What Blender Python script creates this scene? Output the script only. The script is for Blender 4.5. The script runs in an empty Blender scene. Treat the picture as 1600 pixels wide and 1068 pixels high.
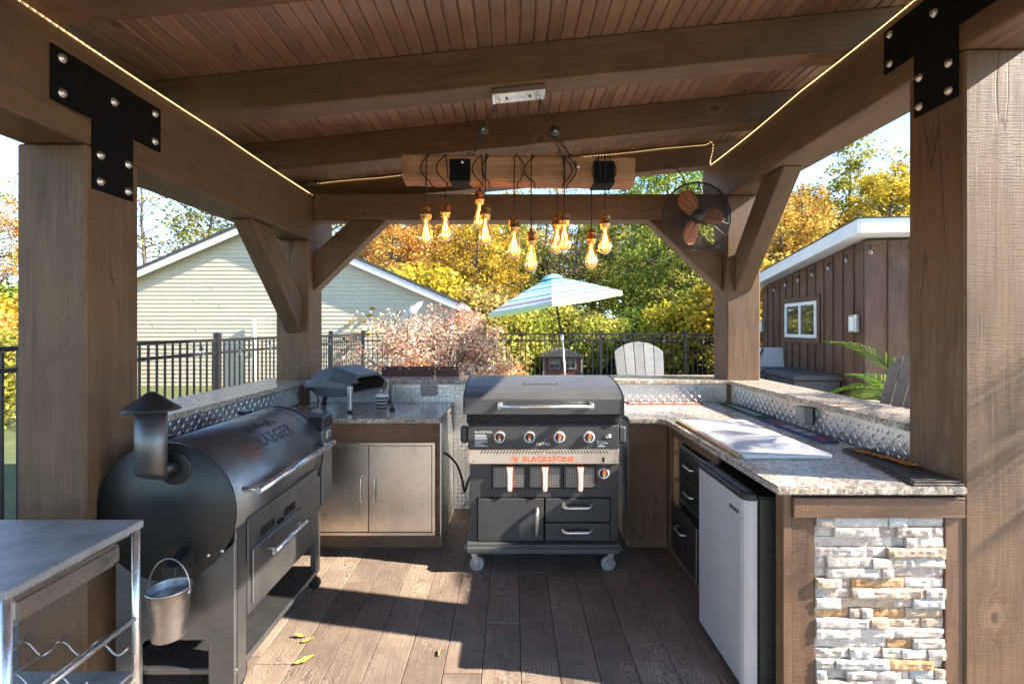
import bpy, bmesh, math, random
from mathutils import Vector, Matrix, noise as mnoise

# ------------------------------------------------------------------ camera, sky, sun, exposure
S = bpy.context.scene
S.render.engine = 'CYCLES'
COL = S.collection
R = math.radians
H = 1.554                       # eye height
cam_d = bpy.data.cameras.new('camera'); cam = bpy.data.objects.new('camera', cam_d); COL.objects.link(cam)
cam.location = (0, 0, H); cam.rotation_euler = (R(90), 0, 0)
cam_d.sensor_width = 36; cam_d.lens = 36 * 760 / 1600; cam_d.shift_y = -22 / 1600
cam_d.clip_start = 0.02; cam_d.clip_end = 3000
S.camera = cam

SUN_DIR = Vector((-1.0, 0.205, -0.69)).normalized()      # the way the light travels
sun_el = math.asin(-SUN_DIR.z)
world = bpy.data.worlds.new('World'); S.world = world; world.use_nodes = True
wn = world.node_tree.nodes; wl = world.node_tree.links; wn.clear()
w_out = wn.new('ShaderNodeOutputWorld'); w_bg = wn.new('ShaderNodeBackground'); w_sky = wn.new('ShaderNodeTexSky')
w_sky.sky_type = 'NISHITA'; w_sky.sun_disc = False
w_sky.sun_elevation = sun_el
w_sky.sun_rotation = math.atan2(-SUN_DIR.x, -SUN_DIR.y)  # rotation measured from +Y towards +X
w_sky.altitude = 2200; w_sky.air_density = 1.0; w_sky.dust_density = 0.15; w_sky.ozone_density = 1.6
w_bg.inputs[1].default_value = 0.14
wl.new(w_sky.outputs[0], w_bg.inputs[0]); wl.new(w_bg.outputs[0], w_out.inputs[0])

sun_d = bpy.data.lights.new('sun', 'SUN'); sun = bpy.data.objects.new('sun', sun_d); COL.objects.link(sun)
sun_d.energy = 5.0; sun_d.angle = R(0.5); sun_d.color = (1.0, 0.90, 0.76)
sun.rotation_euler = SUN_DIR.to_track_quat('-Z', 'Y').to_euler()

S.view_settings.view_transform = 'Standard'; S.view_settings.look = 'None'
S.view_settings.exposure = 2.1; S.view_settings.gamma = 1.0
S.cycles.use_denoising = True; S.cycles.use_adaptive_sampling = True; S.cycles.adaptive_threshold = 0.035
S.cycles.max_bounces = 6; S.cycles.diffuse_bounces = 3; S.cycles.glossy_bounces = 3
S.cycles.transmission_bounces = 4; S.cycles.transparent_max_bounces = 8
S.cycles.sample_clamp_indirect = 6.0; S.cycles.caustics_reflective = False; S.cycles.caustics_refractive = False

rng = random.Random(7)
def at(px, py, Y):              # a point seen at photo pixel (px,py), Y metres away
    return Vector(((px - 800) / 760 * Y, Y, H - (py - 512) / 760 * Y))

# ------------------------------------------------------------------ objects
W = {}                          # world matrix of everything built
def link(o, M, parent=None):
    COL.objects.link(o)
    if parent is not None:
        o.parent = parent
        o.matrix_parent_inverse = Matrix.Identity(4)
        o.matrix_basis = W[parent.name].inverted() @ M
    else:
        o.matrix_basis = M
    W[o.name] = M.copy()
    return o
def tag(o, label=None, cat=None, group=None, kind=None):
    if label: o['label'] = label
    if cat: o['category'] = cat
    if group: o['group'] = group
    if kind: o['kind'] = kind
    return o
def thing(name, label, cat, loc=(0, 0, 0), rotz=0.0, group=None):
    o = bpy.data.objects.new(name, None); o.empty_display_size = 0.1
    link(o, Matrix.Translation(loc) @ Matrix.Rotation(rotz, 4, 'Z'))
    return tag(o, label, cat, group)
def copy_tree(o, M, parent=None, matmap=None):
    c = o.copy()
    link(c, M, parent)
    for ch in list(o.children):
        copy_tree(ch, M @ (W[o.name].inverted() @ W[ch.name]), c, matmap)
    return c

class MB:
    """collects shapes (in world or local coordinates) into one mesh"""
    def __init__(s): s.v = []; s.f = []; s.sm = []
    def add(s, vs, fs, smooth=False):
        b = len(s.v); s.v += [Vector(v) for v in vs]
        for f in fs: s.f.append([b + i for i in f]); s.sm.append(smooth)
        return s
    def box(s, x0, x1, y0, y1, z0, z1):
        return s.add([(x0,y0,z0),(x1,y0,z0),(x1,y1,z0),(x0,y1,z0),(x0,y0,z1),(x1,y0,z1),(x1,y1,z1),(x0,y1,z1)],
              [(0,3,2,1),(4,5,6,7),(0,1,5,4),(1,2,6,5),(2,3,7,6),(3,0,4,7)])
    def mbox(s, M, sx, sy, sz):
        b = MB().box(-sx/2, sx/2, -sy/2, sy/2, -sz/2, sz/2)
        return s.add([M @ v for v in b.v], b.f)
    def prism(s, poly, d, axis='y', smooth=False):
        """poly: 2-D outline; extruded between d[0] and d[1] along axis. 'y': (x,z)  'x': (y,z)  'z': (x,y)"""
        n = len(poly); vs = []
        for k in d:
            for (a, b) in poly:
                vs.append({'y': (a, k, b), 'x': (k, a, b), 'z': (a, b, k)}[axis])
        base = len(s.v); s.v += [Vector(v) for v in vs]
        s.f.append([base + i for i in range(n)][::-1]); s.sm.append(False)
        s.f.append([base + n + i for i in range(n)]); s.sm.append(False)
        for i in range(n):
            j = (i + 1) % n
            s.f.append([base + i, base + j, base + n + j, base + n + i]); s.sm.append(smooth)
        return s
    def rings(s, rings, closed=True, caps=True, smooth=True):
        n = len(rings[0]); base = len(s.v)
        for r in rings: s.v += [Vector(p) for p in r]
        for k in range(len(rings) - 1):
            for i in range(n if closed else n - 1):
                j = (i + 1) % n
                s.f.append([base + k*n + i, base + k*n + j, base + (k+1)*n + j, base + (k+1)*n + i]); s.sm.append(smooth)
        if caps and closed:
            s.f.append([base + i for i in range(n)][::-1]); s.sm.append(False)
            s.f.append([base + (len(rings)-1)*n + i for i in range(n)]); s.sm.append(False)
        return s
    def cyl(s, p0, p1, r0, r1=None, n=16, caps=True, smooth=True):
        p0 = Vector(p0); p1 = Vector(p1); r1 = r0 if r1 is None else r1
        d = (p1 - p0).normalized(); u = d.orthogonal().normalized(); w = d.cross(u)
        rr = []
        for p, r in ((p0, r0), (p1, r1)):
            rr.append([p + u * (r * math.cos(2*math.pi*i/n)) + w * (r * math.sin(2*math.pi*i/n)) for i in range(n)])
        return s.rings(rr, True, caps, smooth)
    def tube(s, path, r, n=8, closed=False, caps=True):
        P = [Vector(p) for p in path]; rr = []; m = len(P); u = None
        for i in range(m):
            if closed: d = P[(i+1) % m] - P[i-1]
            else: d = P[min(i+1, m-1)] - P[max(i-1, 0)]
            d.normalize()
            if u is None: u = d.orthogonal().normalized()
            else:
                u = u - d * u.dot(d)
                u = d.orthogonal().normalized() if u.length < 1e-6 else u.normalized()
            w = d.cross(u); ri = r[i] if isinstance(r, (list, tuple)) else r
            rr.append([P[i] + u * (ri * math.cos(2*math.pi*k/n)) + w * (ri * math.sin(2*math.pi*k/n)) for k in range(n)])
        if closed: rr.append(rr[0]); caps = False
        return s.rings(rr, True, caps, True)
    def lathe(s, prof, o=(0, 0, 0), n=24, axis='z', smooth=True):
        """prof: (r, h) pairs"""
        o = Vector(o); rr = []
        for r, h in prof:
            ring = []
            for i in range(n):
                a = 2*math.pi*i/n; c, q = r*math.cos(a), r*math.sin(a)
                ring.append(o + Vector({'z': (c, q, h), 'y': (q, h, c), 'x': (h, c, q)}[axis]))
            rr.append(ring)
        return s.rings(rr, True, True, smooth)
    def build(s, name, mat, parent=None, bevel=0.0, org=None, seg=1, M=None, local=False, merge=False):
        """org: world origin of a thing that is one mesh.  local: the vertices are already local to M (or the parent)"""
        if M is None:
            if org is not None: M = Matrix.Translation(org)
            elif parent is not None: M = W[parent.name].copy()
            else: M = Matrix.Identity(4)
        vs = s.v
        if not local:
            Mi = M.inverted(); vs = [Mi @ v for v in s.v]
        me = bpy.data.meshes.new(name)
        me.from_pydata([tuple(v) for v in vs], [], s.f)
        me.polygons.foreach_set('use_smooth', s.sm)
        if bevel > 0 or merge:
            bm = bmesh.new(); bm.from_mesh(me)
            if merge: bmesh.ops.remove_doubles(bm, verts=bm.verts, dist=1e-5)
            if bevel > 0:
                es = [e for e in bm.edges if len(e.link_faces) == 2 and e.calc_face_angle(0) > 0.6]
                bmesh.ops.bevel(bm, geom=es, offset=bevel, offset_type='OFFSET', segments=seg, affect='EDGES', clamp_overlap=True)
            bm.to_mesh(me); bm.free()
        me.update()
        if mat is not None: me.materials.append(mat)
        o = bpy.data.objects.new(name, me)
        return link(o, M, parent)

def beam(name, p0, p1, w, h, mat, parent=None, bevel=0.006, side=(0, 0, 1), cuts=None):
    """timber from p0 to p1 (axis centre line); h is measured along 'side' projected, w across.  local X is the length"""
    p0 = Vector(p0); p1 = Vector(p1); L = (p1 - p0).length; x = (p1 - p0).normalized()
    z = Vector(side); z = (z - x * z.dot(x)).normalized(); y = z.cross(x)
    M = Matrix((x, y, z)).transposed().to_4x4(); M.translation = p0
    b = MB().box(0, L, -w/2, w/2, -h/2, h/2)
    if cuts:                    # (shear at start, shear at end): x offset per unit of z
        for v in b.v: v.x += (cuts[0] if v.x < L/2 else cuts[1]) * v.z
    return b.build(name, mat, parent, bevel, M=M, local=True)

def text_mb(body, size, place, extrude=0.0, align='CENTER', spacing=1.0, sx=1.0, bold=0.0):
    """lettering as a mesh; place(u, v, w) puts a text point into the world"""
    cu = bpy.data.curves.new('lettering', 'FONT'); cu.body = body; cu.size = size; cu.align_x = align
    cu.extrude = extrude; cu.space_character = spacing; cu.offset = bold; cu.resolution_u = 3
    o = bpy.data.objects.new('lettering', cu); COL.objects.link(o)
    dg = bpy.context.evaluated_depsgraph_get()
    me = bpy.data.meshes.new_from_object(o.evaluated_get(dg))
    mb = MB().add([place(v.co.x * sx, v.co.y, v.co.z) for v in me.vertices], [tuple(p.vertices) for p in me.polygons])
    bpy.data.objects.remove(o); bpy.data.curves.remove(cu); bpy.data.meshes.remove(me)
    return mb

# ------------------------------------------------------------------ materials
class NT:
    def __init__(s, name):
        s.m = bpy.data.materials.new(name); s.m.use_nodes = True
        s.n = s.m.node_tree.nodes; s.l = s.m.node_tree.links
        s.b = s.n['Principled BSDF']; s.out = s.n['Material Output']
    def new(s, t, **k):
        x = s.n.new(t)
        for a, b in k.items(): setattr(x, a, b)
        return x
    def set(s, node, key, val):
        if hasattr(val, 'outputs') : s.l.new(val.outputs[0], node.inputs[key])
        elif isinstance(val, bpy.types.NodeSocket): s.l.new(val, node.inputs[key])
        else: node.inputs[key].default_value = val
    def coord(s, scale=(1, 1, 1), rand=0.0, world=False):
        tc = s.new('ShaderNodeTexCoord'); mp = s.new('ShaderNodeMapping')
        src = tc.outputs['Object']
        if world: src = s.new('ShaderNodeNewGeometry').outputs['Position']
        if rand:
            oi = s.new('ShaderNodeObjectInfo'); va = s.new('ShaderNodeVectorMath', operation='SCALE')
            cx = s.new('ShaderNodeCombineXYZ')
            for k in range(3): s.l.new(oi.outputs['Random'], cx.inputs[k])
            s.l.new(cx.outputs[0], va.inputs[0]); va.inputs['Scale'].default_value = rand
            ad = s.new('ShaderNodeVectorMath', operation='ADD'); s.l.new(src, ad.inputs[0]); s.l.new(va.outputs[0], ad.inputs[1]); src = ad.outputs[0]
        s.l.new(src, mp.inputs[0]); mp.inputs['Scale'].default_value = scale
        return mp.outputs[0]
    def noise(s, vec, scale=5, detail=4, rough=0.55, dist=0.0):
        t = s.new('ShaderNodeTexNoise'); s.set(t, 'Vector', vec); s.set(t, 'Scale', scale); s.set(t, 'Detail', detail)
        s.set(t, 'Roughness', rough); s.set(t, 'Distortion', dist); return t.outputs['Fac']
    def voro(s, vec, scale=5, feature='F1', out='Distance', rnd=1.0):
        t = s.new('ShaderNodeTexVoronoi', feature=feature); s.set(t, 'Vector', vec); s.set(t, 'Scale', scale); s.set(t, 'Randomness', rnd)
        return t.outputs[out]
    def wave(s, vec, scale=5, dist=0, detail=2, dscale=1, dirn='X', prof='SIN'):
        t = s.new('ShaderNodeTexWave', wave_type='BANDS', bands_direction=dirn, wave_profile=prof)
        s.set(t, 'Vector', vec); s.set(t, 'Scale', scale); s.set(t, 'Distortion', dist); s.set(t, 'Detail', detail); s.set(t, 'Detail Scale', dscale)
        return t.outputs['Fac']
    def ramp(s, fac, stops, interp='LINEAR'):
        t = s.new('ShaderNodeValToRGB'); e = t.color_ramp.elements; t.color_ramp.interpolation = interp
        while len(e) < len(stops): e.new(0.5)
        for el, (p, c) in zip(e, stops):
            el.position = p
            el.color = (c, c, c, 1) if isinstance(c, (int, float)) else tuple(c) + (1,)
        s.l.new(fac, t.inputs[0]); return t.outputs[0]
    def mix(s, fac, a, b, mode='MIX'):
        t = s.new('ShaderNodeMix', data_type='RGBA', blend_type=mode)
        for sock, val in ((t.inputs[0], fac), (t.inputs[6], a), (t.inputs[7], b)):
            if isinstance(val, bpy.types.NodeSocket): s.l.new(val, sock)
            elif isinstance(val, (int, float)): sock.default_value = val if sock.type == 'VALUE' else (val, val, val, 1)
            else: sock.default_value = tuple(val) + (1,)
        return t.outputs[2]
    def math(s, op, a, b=None, c=None):
        t = s.new('ShaderNodeMath', operation=op)
        for k, val in enumerate((a, b, c)):
            if val is None: continue
            if isinstance(val, bpy.types.NodeSocket): s.l.new(val, t.inputs[k])
            else: t.inputs[k].default_value = val
        return t.outputs[0]
    def bump(s, h, strength=0.3, dist=0.01, prev=None):
        t = s.new('ShaderNodeBump'); s.l.new(h, t.inputs['Height']); t.inputs['Strength'].default_value = strength; t.inputs['Distance'].default_value = dist
        if prev is not None: s.l.new(prev, t.inputs['Normal'])
        return t.outputs[0]
    def done(s, color=None, rough=None, metal=0.0, normal=None, spec=None):
        for k, v in (('Base Color', color), ('Roughness', rough), ('Metallic', metal), ('Normal', normal), ('Specular IOR Level', spec)):
            if v is None: continue
            if isinstance(v, bpy.types.NodeSocket): s.l.new(v, s.b.inputs[k])
            elif k == 'Base Color': s.b.inputs[k].default_value = tuple(v) + (1,)
            else: s.b.inputs[k].default_value = v
        return s.m

def plain(name, col, rough=0.5, metal=0.0, var=0.12, scale=6.0, bump=0.0, bscale=120, spec=None):
    t = NT(name); v = t.coord(); n = t.noise(v, scale, 5, 0.6)
    c = t.ramp(n, [(0.3, tuple(x*(1-var) for x in col)), (0.7, tuple(min(1, x*(1+var)) for x in col))])
    r = t.ramp(t.noise(v, scale*2.3, 4), [(0.3, max(0.03, rough-0.07)), (0.7, min(1, rough+0.07))])
    nm = t.bump(t.noise(v, bscale, 3), bump, 0.002) if bump else None
    return t.done(c, r, metal, nm, spec)

def wood(name, base, dark, light, rough=0.62, saw=0.5, knots=True, contrast=1.0, cross=0.0):
    """timber: grain along local X, knots, saw marks across"""
    t = NT(name); v = t.coord((1, 1, 1), 13.0)
    sep = t.new('ShaderNodeSeparateXYZ'); t.l.new(v, sep.inputs[0])
    kv = t.new('ShaderNodeMapping'); t.l.new(v, kv.inputs[0]); kv.inputs['Scale'].default_value = (2.1, 3.4, 3.4)
    kd = t.voro(kv.outputs[0], 1.0)
    kc = t.new('ShaderNodeSeparateColor'); t.l.new(t.voro(kv.outputs[0], 1.0, 'F1', 'Color'), kc.inputs[0])
    kd = t.math('ADD', kd, t.ramp(kc.outputs[0], [(0.0, 1.0), (0.44, 1.0), (0.46, 0.06), (0.75, 0.03), (1.0, 0.0)]))
    kd = t.math('ADD', kd, t.math('MULTIPLY', t.math('SUBTRACT', t.noise(v, 14, 3, 0.6), 0.5), 0.07))
    kn = t.math('SUBTRACT', 0.30, kd); kn = t.math('MAXIMUM', kn, 0.0)              # 0 .. 0.3 at a knot
    push = t.math('MULTIPLY', kn, 0.35 if knots else 0.0)
    cx = t.new('ShaderNodeCombineXYZ')
    t.l.new(t.math('MULTIPLY', sep.outputs[0], 1.0), cx.inputs[0])
    t.l.new(t.math('ADD', sep.outputs[1], push), cx.inputs[1]); t.l.new(t.math('ADD', sep.outputs[2], push), cx.inputs[2])
    gm = t.new('ShaderNodeMapping'); t.l.new(cx.outputs[0], gm.inputs[0]); gm.inputs['Scale'].default_value = (1.1, 17, 17)
    g1 = t.noise(gm.outputs[0], 1.6, 5, 0.62, 1.2)
    gm2 = t.new('ShaderNodeMapping'); t.l.new(cx.outputs[0], gm2.inputs[0]); gm2.inputs['Scale'].default_value = (2.5, 90, 90)
    g2 = t.noise(gm2.outputs[0], 1.5, 4, 0.6)
    blot = t.noise(v, 2.2, 4, 0.55)
    c = t.ramp(g1, [(0.28, dark), (0.5, base), (0.74, light)])
    c = t.mix(t.math('MULTIPLY', t.ramp(g2, [(0.35, 1.0), (0.6, 0.0)]), 0.5 * contrast), c, dark)
    c = t.mix(t.ramp(blot, [(0.35, 0.0), (0.7, 0.55)]), c, tuple(min(1, x*1.45) for x in base))
    c = t.mix(t.ramp(t.noise(v, 4.5, 5, 0.65), [(0.52, 0.0), (0.75, 0.5)]), c, dark)
    oi = t.new('ShaderNodeObjectInfo')
    c = t.mix(1.0, c, t.ramp(oi.outputs['Random'], [(0, 0.86), (1, 1.12)]), 'MULTIPLY')
    if knots:
        c = t.mix(t.ramp(kd, [(0.03, 0.85), (0.085, 0.6), (0.12, 0.0)]), c, tuple(x*0.45 for x in dark))
        c = t.mix(t.ramp(kd, [(0.10, 0.0), (0.135, 0.3), (0.20, 0.0)]), c, tuple(min(1, x*1.5) for x in light))
    hgt = t.math('ADD', t.math('MULTIPLY', g2, 0.5), t.math('MULTIPLY', g1, 0.5))
    if knots:                   # drying checks: long thin dark splits
        ck = t.new('ShaderNodeMapping'); t.l.new(cx.outputs[0], ck.inputs[0]); ck.inputs['Scale'].default_value = (0.45, 7, 7)
        cn = t.noise(ck.outputs[0], 1.0, 2, 0.4)
        line = t.math('MULTIPLY', t.ramp(cn, [(0.492, 0.0), (0.5, 1.0), (0.508, 0.0)]), t.ramp(t.noise(v, 1.1, 2), [(0.52, 0.0), (0.60, 1.0)]))
        c = t.mix(t.math('MULTIPLY', line, 0.8), c, tuple(x*0.3 for x in dark))
        hgt = t.math('SUBTRACT', hgt, line)
    nm = t.bump(hgt, 0.35, 0.004)
    if saw:
        sv = t.new('ShaderNodeMapping'); t.l.new(v, sv.inputs[0]); sv.inputs['Scale'].default_value = (1, 0.05, 0.05)
        w = t.wave(sv.outputs[0], 24, 9.0, 4, 9)
        w2 = t.math('MULTIPLY', w, t.ramp(t.noise(v, 3.0, 3), [(0.35, 0.15), (0.65, 1.0)]))
        nm = t.bump(w2, saw, 0.0025, nm)
    r = t.ramp(g2, [(0.3, rough - 0.08), (0.7, rough + 0.1)])
    return t.done(c, r, 0.0, nm, 0.35)

M_TIMBER = wood('stained_timber', (0.150, 0.088, 0.048), (0.078, 0.044, 0.023), (0.212, 0.133, 0.077), saw=0.30)
M_PANEL = wood('stained_cabinet_wood', (0.155, 0.088, 0.050), (0.095, 0.052, 0.029), (0.215, 0.130, 0.078), saw=0.35)
M_CEIL = wood('stained_ceiling_wood', (0.23, 0.136, 0.082), (0.16, 0.092, 0.054), (0.29, 0.180, 0.112), rough=0.42, saw=0.0, knots=True, contrast=0.4)
M_RUSTIC = wood('reclaimed_beam_wood', (0.42, 0.21, 0.11), (0.13, 0.055, 0.028), (0.58, 0.33, 0.19), saw=0.2, contrast=1.6)
M_PALEWOOD = wood('pale_wood', (0.48, 0.30, 0.15), (0.33, 0.19, 0.09), (0.58, 0.40, 0.22), saw=0.0, contrast=0.5)
M_SHED = wood('shed_board_wood', (0.112, 0.060, 0.037), (0.062, 0.032, 0.019), (0.152, 0.087, 0.056), saw=0.4)
M_CHAIRW = wood('grey_poly_lumber', (0.215, 0.215, 0.215), (0.165, 0.165, 0.165), (0.265, 0.265, 0.262), saw=0.0, knots=False, contrast=0.4)
M_CHAIRG = wood('warm_grey_poly_lumber', (0.185, 0.172, 0.15), (0.135, 0.126, 0.11), (0.23, 0.213, 0.19), saw=0.0, knots=False, contrast=0.4)

def floor_mat():
    t = NT('stamped_plank_floor'); v = t.coord((1, 1, 1), 9.0)
    sep = t.new('ShaderNodeSeparateXYZ'); t.l.new(v, sep.inputs[0])
    k = t.new('ShaderNodeMapping'); t.l.new(v, k.inputs[0]); k.inputs['Scale'].default_value = (2.3, 6.0, 1)
    kd = t.voro(k.outputs[0], 1.0, 'SMOOTH_F1')
    fall = t.math('MAXIMUM', t.math('SUBTRACT', 0.62, kd), 0.0)
    wob = t.noise(v, 6, 3, 0.5)
    m = t.math('ADD', t.math('MULTIPLY', sep.outputs[1], 7.0), t.math('MULTIPLY', fall, 3.2))
    m = t.math('ADD', m, t.math('MULTIPLY', wob, 1.1))
    cx = t.new('ShaderNodeCombineXYZ'); t.l.new(m, cx.inputs[0])
    t.l.new(t.math('MULTIPLY', sep.outputs[0], 0.35), cx.inputs[1])
    wv = t.wave(cx.outputs[0], 3.6, 1.6, 4, 1.6)
    fm = t.new('ShaderNodeMapping'); t.l.new(v, fm.inputs[0]); fm.inputs['Scale'].default_value = (5, 75, 1)
    fine = t.noise(fm.outputs[0], 1.3, 5, 0.65, 0.8)
    blot = t.noise(v, 2.6, 5, 0.65)
    oi = t.new('ShaderNodeObjectInfo')
    h = t.math('ADD', t.math('MULTIPLY', wv, t.ramp(t.noise(v, 3.0, 3), [(0.35, 0.12), (0.7, 0.5)])), t.math('MULTIPLY', fine, 0.75))
    c = t.ramp(h, [(0.20, (0.070, 0.051, 0.039)), (0.40, (0.182, 0.140, 0.110)), (0.68, (0.285, 0.226, 0.182)), (0.95, (0.40, 0.33, 0.275))])
    c = t.mix(t.ramp(blot, [(0.42, 0.0), (0.72, 0.55)]), c, (0.118, 0.098, 0.086))
    c = t.mix(t.ramp(t.noise(v, 5.5, 5, 0.7), [(0.5, 0.0), (0.75, 0.45)]), c, (0.30, 0.235, 0.19))
    c = t.mix(1.0, c, t.ramp(oi.outputs['Random'], [(0, (0.82, 0.77, 0.73)), (0.5, (1.04, 0.99, 0.94)), (1, (1.26, 1.20, 1.13))]), 'MULTIPLY')
    c = t.mix(t.ramp(t.noise(v, 1.3, 5, 0.7), [(0.45, 0.0), (0.72, 0.5)]), c, (0.085, 0.066, 0.056))
    nm = t.bump(h, 0.5, 0.004)
    return t.done(c, t.ramp(fine, [(0.3, 0.5), (0.7, 0.72)]), 0, nm, 0.35)
M_FLOOR = floor_mat()

def granite():
    t = NT('speckled_granite'); v = t.coord(world=True)
    big = t.noise(v, 4.5, 6, 0.65, 1.0); mid = t.noise(v, 30, 5, 0.75, 0.5); fine = t.voro(v, 190, 'F1', 'Color')
    c = t.ramp(big, [(0.3, (0.42, 0.345, 0.26)), (0.5, (0.58, 0.49, 0.38)), (0.7, (0.66, 0.59, 0.50))])
    c = t.mix(t.ramp(mid, [(0.44, 0.0), (0.56, 0.85)]), c, (0.22, 0.18, 0.145))
    c = t.mix(t.ramp(t.noise(v, 75, 4, 0.75), [(0.53, 0.0), (0.60, 0.9)]), c, (0.075, 0.058, 0.048))
    c = t.mix(t.ramp(t.noise(v, 55, 3, 0.7), [(0.58, 0.0), (0.68, 0.75)]), c, (0.80, 0.77, 0.72))
    c = t.mix(t.ramp(t.noise(v, 22, 3, 0.7), [(0.56, 0.0), (0.70, 0.6)]), c, (0.42, 0.24, 0.11))
    s1 = t.new('ShaderNodeSeparateColor'); t.l.new(fine, s1.inputs[0])
    c = t.mix(t.ramp(s1.outputs[0], [(0.0, 0.55), (0.14, 0.0)]), c, (0.09, 0.08, 0.075))
    return t.done(c, t.ramp(mid, [(0.3, 0.16), (0.7, 0.3)]), 0, t.bump(t.noise(v, 60, 4), 0.08, 0.002), 0.5)
M_GRAN = granite()

def steel(name, col=(0.56, 0.53, 0.49), rough=0.3, axis=2, streak=0.5, stain=0.35):
    t = NT(name); sc = [150, 150, 150]; sc[axis] = 2.0
    v = t.coord(tuple(sc)); g = t.noise(v, 1.0, 4, 0.6); v2 = t.coord(); b = t.noise(v2, 4.0, 6, 0.65, 0.6)
    c = t.ramp(b, [(0.3, tuple(x*(1-stain) for x in col)), (0.62, col)])
    r = t.math('ADD', t.ramp(g, [(0.3, rough-0.06), (0.7, rough+0.08)]), t.math('MULTIPLY', b, 0.12))
    return t.done(c, r, 1.0, t.bump(g, 0.05*streak, 0.001))
M_STEEL = steel('brushed_steel')
M_DOORST = steel('weathered_door_steel', (0.84, 0.78, 0.70), 0.26, 2, 0.12, 0.25)
M_FRIDGE = plain('silver_door_paint', (0.46, 0.45, 0.435), 0.45, 0.15, 0.05, 3)
M_CHROME = plain('polished_handle_steel', (0.70, 0.68, 0.65), 0.29, 0.9, 0.06, 10)
M_GALV = plain('galvanised_steel', (0.52, 0.52, 0.51), 0.36, 1.0, 0.25, 14, 0.15, 60)
M_DIAM = steel('checker_plate_aluminium', (0.64, 0.63, 0.61), 0.26, 2, 0.3, 0.25)
M_CARTTOP = plain('worn_cart_top_steel', (0.34, 0.325, 0.30), 0.48, 0.15, 0.28, 7)
M_BLACKP = plain('black_powder_paint', (0.018, 0.018, 0.018), 0.42, 0.0, 0.2, 8, 0.08, 400)
M_PLATE = plain('matt_black_plate', (0.0035, 0.0035, 0.004), 0.7, 0.0, 0.2, 6, spec=0.15)
M_DRUM = plain('smoker_black_enamel', (0.165, 0.165, 0.163), 0.42, 0.85, 0.15, 5, 0.10, 500)
M_DRUMEND = plain('smoker_end_enamel', (0.013, 0.015, 0.014), 0.40, 0.0, 0.15, 5, 0.08, 500)
M_GRIDDLE = plain('griddle_black_paint', (0.048, 0.047, 0.046), 0.48, 0.0, 0.15, 6, 0.08, 400)
M_LID = plain('griddle_lid_paint', (0.085, 0.086, 0.087), 0.42, 0.2, 0.2, 3, 0.06, 300)
M_OVEN = plain('oven_grey_paint', (0.090, 0.096, 0.105), 0.48, 0.2, 0.1, 6, 0.10, 400)
M_RUBBER = plain('black_rubber', (0.012, 0.012, 0.012), 0.6, 0, 0.2, 10)
M_DARKIN = plain('dark_interior', (0.015, 0.012, 0.010), 0.8, 0, 0.2, 10)
M_WHITEP = plain('white_paint', (0.72, 0.72, 0.70), 0.45, 0, 0.04, 5)
M_SOFFIT = plain('white_vinyl_trim', (0.68, 0.68, 0.66), 0.4, 0, 0.05, 3)
M_BOARD = plain('white_cutting_board', (0.66, 0.66, 0.65), 0.38, 0, 0.05, 5)
M_ORANGE = plain('orange_enamel', (0.72, 0.13, 0.02), 0.4, 0, 0.1, 10)
M_COPPER = plain('copper_fan_paint', (0.72, 0.27, 0.13), 0.45, 0.15, 0.12, 8)
M_BRONZE = plain('dark_bronze_wire', (0.045, 0.042, 0.040), 0.45, 0.5, 0.2, 8)
M_BRASS = plain('antique_brass', (0.78, 0.47, 0.19), 0.27, 1.0, 0.25, 22)
M_CORD = plain('black_cloth_cord', (0.012, 0.010, 0.009), 0.8, 0, 0.2, 20)
M_CHAIN = plain('aged_iron', (0.10, 0.095, 0.09), 0.45, 0.8, 0.3, 20)
M_FENCE = plain('black_fence_aluminium', (0.012, 0.012, 0.013), 0.4, 0, 0.15, 6)
M_SIDING = plain('cream_vinyl_siding', (0.50, 0.435, 0.315), 0.5, 0, 0.05, 2, 0.1, 40)
M_SHINGLE = plain('dark_roof_shingle', (0.055, 0.052, 0.05), 0.85, 0, 0.3, 9, 0.4, 60)
M_GREYBOX = plain('dark_grey_resin', (0.040, 0.040, 0.041), 0.6, 0, 0.15, 8)
M_OUTLET = plain('grey_cover_plate', (0.30, 0.29, 0.27), 0.45, 0.2, 0.1, 10)
M_PATIO = plain('patio_concrete', (0.46, 0.44, 0.40), 0.85, 0, 0.15, 2.5, 0.3, 40)
M_BARK = plain('bark', (0.085, 0.068, 0.055), 0.9, 0, 0.35, 9, 0.6, 30)
M_DARKBARK = plain('dark_bark', (0.045, 0.037, 0.032), 0.9, 0, 0.35, 9, 0.6, 30)
M_PLANTER = wood('planter_wood', (0.10, 0.048, 0.032), (0.055, 0.026, 0.018), (0.14, 0.07, 0.045), saw=0.3)
M_REDP = plain('barn_red_paint', (0.13, 0.035, 0.028), 0.7, 0, 0.15, 5)
M_TERRA = plain('grey_glazed_pot', (0.10, 0.10, 0.105), 0.4, 0, 0.2, 5)

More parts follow.
